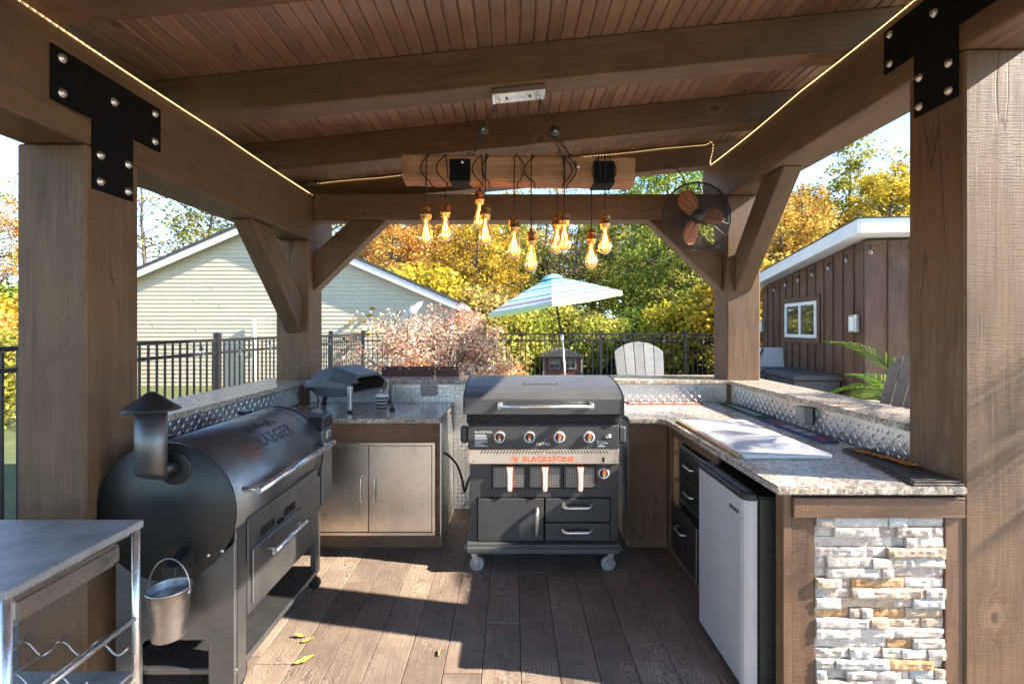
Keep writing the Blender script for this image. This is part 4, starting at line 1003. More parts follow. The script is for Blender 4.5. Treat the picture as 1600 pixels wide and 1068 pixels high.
# ================================================================== the steel cart
ct = thing('steel_cart', 'stainless kitchen cart with shelf, shallow drawer and wavy bottle racks', 'cart', (-1.66, 1.515, 0))
XA, XB, YA, YB = -2.03, -1.327, 1.276, 1.754
MB().box(XA, XB, YA, YB, 0.838, 0.864).build('cart_top', M_CARTTOP, ct, 0.003)
for xx in (XA+0.03, XB-0.016):
    for yy in (YA+0.016, YB-0.016):
        MB().cyl((xx, yy, 0.03), (xx, yy, 0.838), 0.0125, n=16).build('leg', M_CHROME, ct)
        MB().lathe([(0.016, 0.0), (0.018, 0.006), (0.016, 0.03), (0.004, 0.031)], (xx, yy, 0), 12).build('foot', M_RUBBER, ct)
dr2 = MB().box(XA+0.07, XB-0.030, YA+0.045, YB-0.055, 0.735, 0.818).build('drawer', M_STEEL, ct, 0.018, seg=3)
MB().box(XA+0.06, XB-0.024, YA+0.035, YB-0.035, 0.819, 0.836).build('drawer_runner', M_STEEL, ct, 0.002)
for zz in (0.521, 0.30):
    for xx in (XA+0.03, XB-0.016): MB().cyl((xx, YA+0.02, zz), (xx, YB-0.02, zz), 0.0095, n=12).build('side_rail', M_CHROME, ct)
for yy in (1.38, 1.54, 1.70):
    for zz in (0.435, ):
        path = [(XA+0.03 + (XB-XA-0.046)*i/96, yy, zz + 0.024*math.sin(i/96*2*math.pi*5)) for i in range(97)]
        MB().tube(path, 0.0033, 6).build('bottle_wire', M_CHROME, ct)
for i in range(5):
    xx = XA+0.03 + (XB-XA-0.046)*(0.25 + i)/5
    MB().tube([(xx, 1.33, 0.459+0.003), (xx, 1.72, 0.459+0.003)], 0.003, 6).build('rack_rod', M_CHROME, ct)
MB().box(XA+0.035, XB-0.022, YA+0.02, YB-0.02, 0.322, 0.332).build('lower_shelf', M_CARTTOP, ct, 0.002)

# ================================================================== the fridge
fg = thing('bar_fridge', 'silver-doored compact fridge with black cabinet under the granite counter', 'fridge', (1.25, 2.31, 0))
FX = 0.978; FA, FB = 2.052, 2.570
MB().box(FX+0.062, FX+0.52, FA+0.004, FB-0.004, 0.012, 0.838).build('cabinet', M_BLACKP, fg, 0.008, seg=2)
poly = [(FX, FA+0.03), (FX+0.006, FA+0.012), (FX+0.02, FA), (FX+0.056, FA), (FX+0.056, FB), (FX+0.02, FB), (FX+0.006, FB-0.012), (FX, FB-0.03)]
dd = MB().prism(poly, (0.03, 0.824), 'z').build('door', M_FRIDGE, fg)
MB().prism([(a - (0.002 if a < FX+0.03 else 0), b) for a, b in poly], (0.8245, 0.850), 'z').build('door_cap', M_BLACKP, dd, 0.004)
MB().box(FX+0.0565, FX+0.0615, FA+0.008, FB-0.008, 0.03, 0.83).build('door_gasket', M_RUBBER, dd)
MB().box(FX-0.0025, FX-0.0001, 2.10, 2.185, 0.752, 0.768).build('badge', M_BLACKP, dd, 0.001)
MB().box(FX-0.0032, FX-0.0026, 2.108, 2.177, 0.757, 0.763).build('badge_print', M_CHROME, dd)
MB().prism([(FA+0.02, 0.8505), (FB-0.02, 0.8505), (FB-0.03, 0.858), (FA+0.03, 0.858)], (FX+0.015, FX+0.05), 'x').build('hinge_cover', M_BLACKP, dd, 0.003)
for xx in (FX+0.09, FX+0.48):
    for yy in (FA+0.05, FB-0.05): MB().cyl((xx, yy, 0), (xx, yy, 0.012), 0.015, n=10).build('foot', M_RUBBER, fg)
# ================================================================== the pizza oven
A2, B2 = Vector((-1.225, 3.665, 0)), Vector((-1.075, 4.085, 0))
ax_v = (B2 - A2).normalized(); ax_f = Vector((ax_v.y, -ax_v.x, 0))          # along the mouth / out of the mouth
OW = (B2 - A2).length
ov = thing('pizza_oven', 'dark grey portable pizza oven on short steel legs, mouth open', 'pizza oven', (A2 + B2)/2 - ax_f*0.2 + Vector((0, 0, CZ1)))
def op(u, f, z): p = A2 + ax_v*(u*OW) - ax_f*f; p.z = CZ1 + z; return p
def osec(f, h, lo, k, ins=0.0):
    """octagonal cross-section at depth f"""
    return [op(k+ins, f, lo+ins*0.3), op(1-k-ins, f, lo+ins*0.3), op(1-ins*1, f, lo+(h-lo)*0.35), op(1-ins, f, lo+(h-lo)*0.55), op(0.80-ins*0.3, f, h-ins*0.25), op(0.20+ins*0.3, f, h-ins*0.25), op(0+ins, f, lo+(h-lo)*0.55), op(0+ins, f, lo+(h-lo)*0.35)]
outer = [osec(-0.01, 0.275, 0.125, 0.02), osec(0.03, 0.285, 0.12, 0.02), osec(0.20, 0.335, 0.105, 0.03), osec(0.34, 0.305, 0.110, 0.08), osec(0.43, 0.240, 0.135, 0.20)]
inner = [osec(-0.01, 0.262, 0.140, 0.05, 0.03), osec(0.10, 0.262, 0.140, 0.05, 0.04), osec(0.36, 0.25, 0.14, 0.10, 0.05)]
mb = MB(); mb.rings(outer, True, False, False); mb.add(outer[-1], [tuple(range(8))[::-1]])
mb.rings([outer[0], inner[0]], True, False, False)
osh = mb.build('shell', M_OVEN, ov)
MB().rings(inner, True, False, False).add(inner[-1], [tuple(range(8))]).build('oven_chamber', plain('sooty_chamber', (0.03, 0.022, 0.016), 0.8), osh)
MB().add([op(0.05, -0.02, 0.138), op(0.95, -0.02, 0.138), op(0.92, 0.34, 0.142), op(0.08, 0.34, 0.142), op(0.05, -0.02, 0.128), op(0.95, -0.02, 0.128), op(0.92, 0.34, 0.13), op(0.08, 0.34, 0.13)],
         [(0,1,2,3),(7,6,5,4),(0,4,5,1),(1,5,6,2),(2,6,7,3),(3,7,4,0)]).build('baking_stone', plain('scorched_stone', (0.16, 0.13, 0.10), 0.85, 0, 0.4, 25), osh)
for (u, f, m, w_) in ((0.03, 0.012, M_CHROME, 0.026), (0.97, 0.012, M_CHROME, 0.026), (0.5, 0.40, M_BLACKP, 0.03)):
    t0 = op(u, f, 0.20 if m is M_CHROME else 0.13); t1 = op(u, f + (0.0 if m is M_CHROME else 0.03), 0.012); q = []
    for p, k in ((t1, 0.8), (t0, 1.15)):
        q += [p - ax_v*w_*k*0.55 + ax_f*0.014*k, p + ax_v*w_*k*0.55 + ax_f*0.014*k, p + ax_v*w_*k*0.55 - ax_f*0.014*k, p - ax_v*w_*k*0.55 - ax_f*0.014*k]
    off = ax_f*(0.03 if m is M_CHROME else 0) - ax_v*(0.028 if u < 0.1 else -0.028 if u > 0.9 else 0)
    lgo = MB().add([v + off for v in q], [(3,2,1,0),(4,5,6,7),(0,1,5,4),(1,2,6,5),(2,3,7,6),(3,0,4,7)]).build('leg', m, ov, 0.003)
    c = t1 + off; c.z = CZ1
    MB().lathe([(0.019, 0.0), (0.021, 0.004), (0.019, 0.022), (0.004, 0.023)], c, 12).build('foot', M_RUBBER, lgo)
MB().tube([op(0.2, 0.40, 0.125), op(0.1, 0.33, 0.08), op(0.02, 0.30, 0.03), op(-0.05, 0.36, 0.008)], 0.006, 6).build('gas_line', M_RUBBER, ov)
MB().lathe([(0.02, 0), (0.02, 0.022), (0.015, 0.026), (0.001, 0.026)], op(0.5, 0.30, 0.085), 14).build('burner_knob', M_BLACKP, ov)

# ---- striped cup
cpx, cpy = -0.988, 3.70
cu = thing('striped_cup', 'black and white striped paper cup with a straw on the granite counter', 'cup', (cpx, cpy, CZ1))
def cr(h): return 0.033 + 0.015*h/0.13
M_CUPW = plain('white_paper', (0.74, 0.73, 0.70), 0.55, 0, 0.03); M_CUPB = plain('black_paper_print', (0.02, 0.02, 0.02), 0.55)
MB().lathe([(0.002, 0.004), (cr(0)-0.002, 0.003), (cr(0), 0.0), (cr(0.13), 0.128), (cr(0.13)+0.003, 0.130), (cr(0.13), 0.133), (cr(0.13)-0.003, 0.130), (cr(0)-0.002, 0.006), (0.002, 0.006)], (cpx, cpy, CZ1), 28).build('cup_wall', M_CUPW, cu)
for h in (0.027, 0.052, 0.077, 0.102):
    MB().lathe([(cr(h)+0.0005, h), (cr(h+0.014)+0.0005, h+0.014)], (cpx, cpy, CZ1), 28).build('stripe', M_CUPB, cu)
MB().cyl((cpx+0.01, cpy+0.01, CZ1+0.01), (cpx-0.012, cpy+0.012, CZ1+0.175), 0.0032, n=8).build('straw', M_CUPW, cu)
md = thing('black_knob', 'small black plastic knob lying beside the striped cup', 'knob', (cpx+0.075, cpy+0.03, CZ1))
MB().lathe([(0.002, 0.0), (0.020, 0.0), (0.022, 0.006), (0.020, 0.022), (0.012, 0.026), (0.002, 0.026)], (cpx+0.072, cpy+0.03, CZ1), 16).build('cap', M_BLACKP, md)
MB().cyl((cpx+0.072, cpy+0.03, CZ1+0.024), (cpx+0.072, cpy+0.03, CZ1+0.045), 0.008, 0.006, 10).build('stem', M_BLACKP, md)

# ---- planter boxes on the rear bar
for i, (p0, p1, lab) in enumerate(((596, 630, 'small brown wooden planter box on the rear bar, closest to the pizza oven'), (634, 676, 'longer brown wooden planter box on the rear bar, between two shorter ones'), (681, 716, 'small brown wooden planter box on the rear bar, closest to the griddle lid'))):
    Y = 4.52; x0, x1 = gx(p0, Y), gx(p1, Y)
    pb = thing('planter_box', lab, 'planter', ((x0+x1)/2, Y+0.05, BZ1), group='planter boxes on the rear bar')
    for (a, b, c, d_) in ((x0, x1, Y, Y+0.012), (x0, x1, Y+0.098, Y+0.11), (x0, x0+0.012, Y+0.0125, Y+0.0975), (x1-0.012, x1, Y+0.0125, Y+0.0975)):
        MB().box(a, b, c, d_, BZ1, BZ1+0.082).build('side_board', M_PLANTER, pb, 0.002)
    MB().box(x0+0.0125, x1-0.0125, Y+0.0125, Y+0.0975, BZ1+0.001, BZ1+0.062).build('soil', plain('dry_soil', (0.06, 0.045, 0.03), 0.95, 0, 0.4, 40, 0.6, 90) if i == 0 else bpy.data.materials['dry_soil'], pb)
    for xx in (x0+0.03, x1-0.03):
        MB().lathe([(0.007, 0), (0.007, -0.003), (0.001, -0.004)], (xx, Y-0.0002, BZ1+0.068), 10, 'y').build('rivet', M_CHROME, pb)

# ---- on the right-hand counter
cbd = thing('cutting_board', 'large white plastic cutting board with wooden edge strip on the granite counter', 'cutting board', (1.34, 2.84, CZ1))
mb = MB().prism([(1.135, 2.375), (1.560, 2.375), (1.575, 2.39), (1.575, 3.29), (1.56, 3.305), (1.135, 3.305)], (CZ1+0.0005, CZ1+0.0175), 'z')
mb.build('board', M_BOARD, cbd, 0.003)
MB().box(1.114, 1.134, 2.40, 3.305, CZ1+0.0005, CZ1+0.0155).build('edge_strip', M_PALEWOOD, cbd, 0.003)
def mat_thing(name, label, x0, x1, y0, y1, col, patches, h=0.008):
    t = thing(name, label, 'bar mat', ((x0+x1)/2, (y0+y1)/2, CZ1))
    m = plain(name + '_rubber', col, 0.6, 0, 0.15, 20, 0.3, 200)
    b_ = MB().box(x0, x1, y0, y1, CZ1+0.0005, CZ1+h).build('base', m, t, 0.002)
    for (a, b, c, d_, cc) in patches:
        MB().box(a, b, c, d_, CZ1+h+0.0002, CZ1+h+0.0012).build('printed_patch', cc, b_)
    for xx in (x0+0.004, x1-0.010): MB().box(xx, xx+0.006, y0+0.004, y1-0.004, CZ1+h+0.0001, CZ1+h+0.003).build('raised_edge', m, b_)
    return t
mat_thing('green_bar_mat', 'narrow green bar mat with pale print along the splashback corner', 1.735, 1.838, 3.44, 4.08, (0.015, 0.10, 0.035),
          [(1.760, 1.812, 3.52+i*0.085, 3.58+i*0.085, M_PRINT) for i in range(6)])
M_REDPR = plain('red_print', (0.45, 0.04, 0.03), 0.6)
mat_thing('blue_bar_mat', 'narrow blue bar mat with white and red patches beside the outlet box', 1.715, 1.818, 2.70, 3.39, (0.010, 0.055, 0.17),
          [(1.735, 1.80, 2.74, 2.82, M_REDPR), (1.74, 1.795, 2.85, 2.93, M_PRINT), (1.735, 1.80, 2.96, 3.04, M_PRINT), (1.74, 1.795, 3.07, 3.15, M_PRINT), (1.735, 1.80, 3.20, 3.28, M_REDPR)])
mat_thing('red_bar_mat', 'narrow brick red bar mat on the rear counter beside the griddle', 0.97, 1.59, 4.05, 4.145, (0.30, 0.085, 0.06),
          [(1.0+i*0.095, 1.06+i*0.095, 4.075, 4.12, M_PRINT) for i in range(6)])
bt = thing('drip_tray', 'long dark brown slatted drip tray on the counter end beside the front post', 'drip tray', (1.73, 2.25, CZ1))
def trayx(y): return 1.655 + (y-1.975)*0.14
M_TRAY = plain('dark_brown_rubber', (0.060, 0.042, 0.030), 0.55, 0, 0.2, 15)
MB().prism([(1.62, 1.962), (1.826, 1.962), (1.826, 2.27), (1.85, 2.275), (1.85, 2.54), (1.72, 2.54)], (CZ1+0.0005, CZ1+0.010), 'z').build('base', M_TRAY, bt, 0.002)
for i in range(24):
    y = 1.972 + i*0.0235; xl = 1.625 + (y-1.962)*0.173
    MB().box(xl+0.006, 1.822 if y < 2.26 else 1.846, y, y+0.012, CZ1+0.0102, CZ1+0.018).build('slat', M_TRAY, bt, 0.001)
lf = thing('leaf_ornament', 'orange cut-out leaf garland lying on the dark drip tray', 'ornament', (1.78, 2.22, CZ1+0.019))
lr = random.Random(8)
for k in range(5):
    c = Vector((1.755 + 0.012*k*(1 if k < 4 else 0.6), 2.44 - 0.062*k, CZ1+0.0195 + 0.002*k)); ang = lr.uniform(-0.6, 0.6) + 1.6; L = 0.052
    pts = [];
    for i in range(14):
        a = 2*math.pi*i/14; rr_ = L*(0.75 if i % 2 else 0.42)*(1.25 if i in (0, 1, 13) else 1.0)
        pts.append(c + Vector((rr_*math.cos(a+ang), rr_*math.sin(a+ang), 0.004*(i % 2))))
    MB().add(pts + [p + Vector((0, 0, 0.002)) for p in pts], [tuple(range(14))[::-1], tuple(range(14, 28))] + [(i, (i+1) % 14, 14+(i+1) % 14, 14+i) for i in range(14)]).build('leaf', bpy.data.materials.get('orange_felt') or plain('orange_felt', (0.55, 0.22, 0.03), 0.8, 0, 0.25, 30), lf)

# ---- fallen leaves on the floor
M_DRYLEAF = plain('dry_yellow_leaf', (0.50, 0.33, 0.07), 0.75, 0, 0.3, 40)
for px, py, lab in ((476, 1034, 'curled yellow fallen leaf, the largest on the sunlit floor'), (468, 996, 'small yellow fallen leaf on the floor plank in front of the smoker door'), (481, 1003, 'thin dry leaf sliver on the floor beside the small yellow leaf'), (951, 872, 'tiny brown fallen leaf in shade under the griddle beside its caster'), (688, 1022, 'tiny pale leaf scrap at the shadow edge on the floor')):
    Y = H*760/(py-512); c = at(px, py, Y); c.z = 0.004; a = lr.uniform(0, 3); L = 0.045 if px == 476 else 0.028 if px != 688 else 0.02
    u_ = Vector((math.cos(a), math.sin(a)*0.6, 0)).normalized(); w_ = Vector((-u_.y, u_.x, 0)); P = []; n = 7
    for i in range(n):
        f = i/(n-1); wd = L*0.42*math.sin(math.pi*min(1, f*0.96+0.03))*(1.15 if i % 2 else 0.75)
        for s_ in (-1, 0, 1): P.append(c + u_*(L*(2*f-1)) + w_*(wd*s_) + Vector((0, 0, 0.010*f*f + (0.008 if s_ else 0.0))))
    fs = [(3*i+j, 3*i+3+j, 3*i+4+j, 3*i+1+j) for i in range(n-1) for j in range(2)]
    P2 = [p + Vector((0, 0, -0.0007)) for p in P]; m_ = len(P)
    o = MB().add(P + P2, fs + [tuple(m_+i for i in f)[::-1] for f in fs], True).build('fallen_leaf', M_DRYLEAF, org=c)
    tag(o, lab, 'leaf', 'fallen leaves on the floor')
import numpy as np
# ================================================================== picket fences
def fence(name, label, p0, p1, posts_at, top=1.425):
    p0, p1 = Vector(p0), Vector(p1); d = (p1 - p0); L = d.length; d.normalize(); s_ = Vector((-d.y, d.x, 0))
    M0 = Matrix((d, s_, Vector((0, 0, 1)))).transposed().to_4x4(); M0.translation = p0
    t = thing(name, label, 'fence', p0)
    for z, h in ((top-0.0375, 0.036), (top-0.19, 0.034), (0.13, 0.034)):
        MB().box(0, L, -0.017, 0.017, z-h/2+0.018, z+h/2+0.018).build('rail', M_FENCE, t, 0.002, M=M0, local=True)
    pk = None; n = int(L/0.114)
    for i in range(n):
        u_ = (i + 0.5)*L/n
        if min(abs(u_ - q) for q in posts_at) < 0.055: continue
        m = M0 @ Matrix.Translation((u_, 0, 0))
        if pk is None: pk = MB().box(-0.0085, 0.0085, -0.0085, 0.0085, 0.06, top-0.039).build('picket', M_FENCE, t, M=m, local=True)
        else: link(pk.copy(), m, t)
    pq = None
    for q in posts_at:
        m = M0 @ Matrix.Translation((q, 0, 0))
        if pq is None:
            pq = MB().box(-0.032, 0.032, -0.032, 0.032, -0.06, top+0.045).build('post', M_FENCE, t, 0.002, M=m, local=True)
            cp_ = MB().add([(-0.038,-0.038,top+0.046),(0.038,-0.038,top+0.046),(0.038,0.038,top+0.046),(-0.038,0.038,top+0.046),(-0.038,-0.038,top+0.058),(0.038,-0.038,top+0.058),(0.038,0.038,top+0.058),(-0.038,0.038,top+0.058),(0,0,top+0.078)],
                           [(3,2,1,0),(0,1,5,4),(1,2,6,5),(2,3,7,6),(3,0,4,7),(4,5,8),(5,6,8),(6,7,8),(7,4,8)]).build('post_cap', M_FENCE, pq, M=m, local=True)
        else:
            c = pq.copy(); link(c, m, t); link(cp_.copy(), m, c)
    return t
FX_, FYB = -3.56, 11.66
fence('picket_fence', 'black metal picket fence running alongside the pavilion towards the cream house', (FX_, 0.6, 0), (FX_, FYB, 0), [1.60, 3.44, 5.28, 7.12, 8.96, 11.03])
fence('picket_fence', 'black metal picket fence running across behind the striped umbrella and the woods', (FX_+0.05, FYB, 0), (7.6, FYB, 0), [1.6, 3.10, 5.64, 7.66, 9.6])

def string_light(label, path, every, drop=0.05, lit=False, name='string_light', start=0.1, swivel=None):
    P = [Vector(p) for p in path]; t = thing(name, label, 'string light', P[0])
    MB().tube(P, 0.004, 5).build('cable', M_RUBBER, t)
    s_ = -start; proto = None
    for a, b in zip(P[:-1], P[1:]):
        L = (b - a).length; d = (b - a)/L
        while s_ + every <= L:
            s_ += every
            m = Matrix.Translation(a + d*s_)
            if proto is None:
                so = MB().lathe([(0.006, 0.004), (0.014, -0.006), (0.016, -0.02), (0.017, -0.055), (0.012, -0.058)], (0, 0, 0), 12).build('socket', M_RUBBER, t, M=m, local=True)
                bu = MB().lathe([(0.011, -0.055), (0.014, -0.07), (0.024, -0.095), (0.026, -0.108), (0.020, -0.124), (0.008, -0.131), (0.001, -0.132)], (0, 0, 0), 14).build('bulb', M_CLEAR, so, M=m, local=True)
                proto = (so, bu)
            else:
                c = proto[0].copy(); link(c, m, t); link(proto[1].copy(), m, c)
        s_ -= L
    return t
pth = []
for i in range(41):
    Y = 4.4 + 6.9*i/40; f = (i % 8)/8
    pth.append((FX_ + 0.035, Y, 1.385 - 0.055*math.sin(f*math.pi)))
string_light('string of clear globe bulbs draped along the fence in front of the cream house', pth, 0.78, start=-0.35)
string_light('string of clear globe bulbs draped along the fence behind the umbrella', [(-1.0 + 6.2*i/30, FYB - 0.04, 1.385 - 0.06*math.sin((i % 6)/6*math.pi)) for i in range(31)], 0.95)

# ================================================================== the cream house
hs = thing('cream_house', 'cream vinyl-sided house gable with white rake trim and dark shingle roof', 'house', (-6.87, 13.5, 0))
PX, PZ, HW, SLP, HY = -6.874, 4.50, 5.25, 0.429, 13.5
def gz_(x): return PZ - abs(x - PX)*SLP
mb = MB(); z = -0.05; cs = 0.1143
while z < PZ - 0.12:
    z1 = min(z + cs, PZ - 0.06)
    hw0 = min(HW, (PZ - z)/SLP); hw1 = min(HW, (PZ - z1)/SLP)
    a, b = PX - hw0, PX + hw0; c, d_ = PX - hw1, PX + hw1
    mb.add([(a, HY-0.020, z), (b, HY-0.020, z), (d_, HY-0.004, z1), (c, HY-0.004, z1), (a, HY, z), (b, HY, z)], [(0,1,2,3), (4,5,1,0)])
    z = z1
tag(mb.build('siding', M_SIDING, hs), kind='stuff')
sr3 = random.Random(4); 
for k in range(9):
    row = sr3.randrange(12, 28); zz = -0.05 + row*cs; xx = sr3.uniform(PX-3.6, PX+4.2)
    MB().box(xx, xx+0.006, HY-0.0225, HY-0.012, zz+0.004, zz+cs*0.95).build('siding_joint', plain('siding_shadow_gap', (0.25, 0.23, 0.19), 0.8) if k == 0 else bpy.data.materials['siding_shadow_gap'], hs)
MB().prism([(PX-HW, -0.05), (PX+HW, -0.05), (PX+HW, gz_(PX+HW)), (PX, PZ-0.02), (PX-HW, gz_(PX+HW))], (HY+0.001, 24.0), 'y').build('wall', M_SIDING, hs)
OV = 0.27; EV = 0.25
for s_ in (-1, 1):
    xe = PX + s_*(HW + EV); ze = PZ - (HW + EV)*SLP
    # roof plane
    MB().prism([(PX, PZ+0.045), (xe, ze+0.045), (xe, ze+0.13), (PX, PZ+0.13)], (HY-OV-0.02, 24.3), 'y').build('roof', M_SHINGLE, hs)
    MB().prism([(PX, PZ-0.15), (xe, ze-0.15), (xe, ze+0.044), (PX, PZ+0.044)], (HY-OV-0.001, HY-OV+0.025), 'y').build('rake_board', M_SOFFIT, hs, 0.003)
    MB().prism([(PX, PZ-0.035), (xe, ze-0.035), (xe, ze-0.015), (PX, PZ-0.015)], (HY-OV+0.0255, 24.2), 'y').build('soffit', M_SOFFIT, hs)
    MB().box(min(xe, xe+s_*0.12), max(xe, xe+s_*0.12), HY-OV+0.03, 24.2, ze-0.10, ze+0.03).build('gutter', M_SOFFIT, hs, 0.01)
MB().box(PX+HW-0.06, PX+HW+0.02, HY-0.03, HY+0.06, -0.05, gz_(PX+HW)+0.1).build('corner_post', M_SOFFIT, hs, 0.004)
pv = thing('vent_pipe', 'short white capped vent pipe standing against the cream siding', 'pipe', (-7.08, 13.36, 0))
MB().lathe([(0.058, -0.06), (0.058, 1.70), (0.052, 1.76), (0.030, 1.79), (0.001, 1.795)], (-7.08, 13.36, 0), 18).build('pipe', M_WHITEP, pv)
MB().box(-7.13, -7.03, 13.42, 13.478, 0.9, 0.95).build('clamp', M_GALV, pv)

# ================================================================== the board-and-batten shed
SA = Vector((0.1133, 0.9936, 0)); SB = Vector((0.9936, -0.1133, 0))
MS = Matrix((SB, SA, Vector((0, 0, 1)))).transposed().to_4x4(); MS.translation = (5.10, 7.0, 0)
sh = bpy.data.objects.new('garden_shed', None); link(sh, MS); tag(sh, 'dark brown board-and-batten shed with white fascia and small sliding window', 'shed')
SLN, SWD = 3.72, 4.2
def stz(y): return 2.82 - 0.105*y
def sbox(name, x0, x1, y0, y1, z0, z1, mat, par, bev=0.002): return MB().box(x0, x1, y0, y1, z0, z1).build(name, mat, par, bev, M=MS, local=True)
wallm = MB().prism([(0.004, -0.04), (SLN, -0.04), (SLN, stz(SLN)), (0.004, stz(0))], (0.004, SWD), 'x').build('wall', M_SHED, sh, M=MS, local=True)
def vboard(name, x0, x1, y0, y1, z0, z1, par):
    c = Vector(((x0+x1)/2, (y0+y1)/2, z0)); m = MS @ Matrix.Translation(c) @ Matrix.Rotation(R(-90), 4, 'Y')
    hx, hy = (x1-x0)/2, (y1-y0)/2
    return MB().box(0, z1-z0, -hy, hy, -hx, hx).build(name, M_SHED, par, 0.002, M=m, local=True)
WY0, WY1, WZ0, WZ1 = 1.34, 2.54, 1.375, 2.02
nb = 13; bw_ = SLN/nb
for i in range(nb):
    y0, y1 = i*bw_ + 0.002, (i+1)*bw_ - 0.002; zt = stz(y1) - 0.012
    inside = y1 > WY0 - 0.02 and y0 < WY1 + 0.02
    for z0, z1 in (((-0.04, WZ0 - 0.10), (WZ1 + 0.10, zt)) if inside else ((-0.04, zt),)): vboard('board', -0.016, 0.003, y0, y1, z0, z1, wallm)
    yb = i*bw_
    if i == 0: yb = 0.03
    inside = WY0 - 0.09 < yb < WY1 + 0.09
    for z0, z1 in (((-0.04, WZ0 - 0.115), (WZ1 + 0.115, stz(yb) - 0.03)) if inside else ((-0.04, stz(yb) - 0.03),)): vboard('batten', -0.042, -0.0165, yb - 0.032, yb + 0.032, z0, z1, wallm)
nb2 = 14; bw2 = SWD/nb2
for i in range(nb2):
    vboard('board', i*bw2 + 0.002, (i+1)*bw2 - 0.002, -0.016, 0.003, -0.04, stz(0) - 0.012, wallm)
    vboard('batten', i*bw2 - 0.032 + (0.0 if i else -0.010), i*bw2 + 0.032, -0.042, -0.0165, -0.04, stz(0) - 0.03, wallm)
wd = MB()
for (y0, y1, z0, z1) in ((WY0-0.09, WY1+0.09, WZ1+0.005, WZ1+0.095), (WY0-0.09, WY1+0.09, WZ0-0.095, WZ0-0.005), (WY0-0.09, WY0-0.005, WZ0-0.005, WZ1+0.005), (WY1+0.005, WY1+0.09, WZ0-0.005, WZ1+0.005)):
    wd.box(-0.034, -0.001, y0, y1, z0, z1)
wd.build('window_trim', M_SHED, sh, 0.002, M=MS, local=True)
wf = MB(); fw = 0.062
for (y0, y1, z0, z1) in ((WY0, WY1, WZ1-fw, WZ1), (WY0, WY1, WZ0, WZ0+fw), (WY0, WY0+fw, WZ0+fw, WZ1-fw), (WY1-fw, WY1, WZ0+fw, WZ1-fw), ((WY0+WY1)/2-0.03, (WY0+WY1)/2+0.03, WZ0+fw, WZ1-fw)):
    wf.box(-0.050, -0.005, y0, y1, z0, z1)
wfo = wf.build('window', M_WHITEP, sh, 0.003, M=MS, local=True)
for y0, y1 in ((WY0+fw, (WY0+WY1)/2-0.03), ((WY0+WY1)/2+0.03, WY1-fw)):
    MB().box(-0.026, -0.020, y0, y1, WZ0+fw, WZ1-fw).build('pane', M_PANE, wfo, M=MS, local=True)
# roof with white fascia
o_ = 0.28
MB().prism([(-o_, stz(-o_)+0.03), (SLN+o_, stz(SLN+o_)+0.03), (SLN+o_, stz(SLN+o_)+0.20), (-o_, stz(-o_)+0.20)], (-o_+0.03, SWD+o_), 'x').build('roof', M_SOFFIT, sh, M=MS, local=True)
MB().prism([(-o_-0.02, stz(-o_)+0.015), (SLN+o_, stz(SLN+o_)+0.015), (SLN+o_, stz(SLN+o_)+0.215), (-o_-0.02, stz(-o_)+0.215)], (-o_, -o_+0.028), 'x').build('fascia', M_SOFFIT, sh, 0.003, M=MS, local=True)
sbox('fascia', -o_+0.03, SWD+o_, -o_-0.022, -o_-0.001, stz(-o_)+0.015, stz(-o_)+0.215, M_SOFFIT, sh)
MB().prism([(-o_-0.03, stz(-o_)+0.216), (SLN+o_, stz(SLN+o_)+0.216), (SLN+o_, stz(SLN+o_)+0.235), (-o_-0.03, stz(-o_)+0.235)], (-o_-0.012, SWD+o_), 'x').build('roof_cover', M_SHINGLE, sh, M=MS, local=True)
def slocal(x, y, z): return MS @ Vector((x, y, z))
def wallbox(label, y, z):
    p = slocal(-0.045, y, z); t = thing('wall_box', label, 'box', p)
    MB().box(-0.115, -0.043, y-0.085, y+0.085, z-0.13, z+0.13).build('housing', M_GALV, t, 0.004, M=MS @ Matrix.Translation((0, 0, 0)), local=True)
    MB().box(-0.120, -0.1155, y-0.06, y+0.06, z-0.11, z+0.10).build('door', M_WHITEP, t, 0.002, M=MS, local=True)
wallbox('white metal box on the shed wall near its corner', 0.16, 1.62)
wallbox('white metal box on the shed wall beyond the sliding window', 3.58, 1.60)
string_light('string of clear globe bulbs hung under the shed eave', [slocal(-0.10, 3.6 - 3.7*i/24, stz(3.6-3.7*i/24) - 0.10 - 0.03*math.sin((i % 4)/4*math.pi)) for i in range(25)] + [slocal(-0.10 + 2.2*i/10, -0.10, stz(0) - 0.09 - 0.03*math.sin((i % 4)/4*math.pi)) for i in range(1, 11)], 0.52, start=-0.2)

# ---- deck boxes and stacked loungers by the shed
def deck_box(label, y0, y1, h, x0=-0.80, x1=-0.10):
    t = thing('deck_box', label, 'storage box', slocal((x0+x1)/2, (y0+y1)/2, 0))
    mb = MB().box(x0+0.02, x1-0.02, y0+0.02, y1-0.02, -0.02, h-0.09); mb.build('tub', M_GREYBOX, t, 0.015, M=MS, local=True)
    n = int((y1-y0)/0.16)
    for i in range(n):
        yy = y0+0.06 + (y1-y0-0.12)*i/n
        MB().box(x0+0.012, x0+0.0195, yy, yy+0.10, 0.06, h-0.13).build('panel', M_GREYBOX, t, 0.003, M=MS, local=True)
    l_ = MB().prism([(x0-0.01, h-0.088), (x0-0.01, h-0.03), (x0+0.08, h), (x1-0.08, h), (x1, h-0.03), (x1, h-0.088)], (y0, y1), 'y').build('lid', M_GREYBOX, t, 0.012, M=MS, local=True)
    ym = (y0+y1)/2
    MB().box(x0-0.016, x0-0.0101, ym-0.09, ym+0.09, h-0.085, h-0.045).build('latch', M_BLACKP, l_, 0.003, M=MS, local=True)
deck_box('wide dark grey resin storage box against the shed wall', 0.42, 1.55, 0.83)
deck_box('narrow dark grey resin storage box between wide box and white lounger', 1.62, 1.96, 0.84)
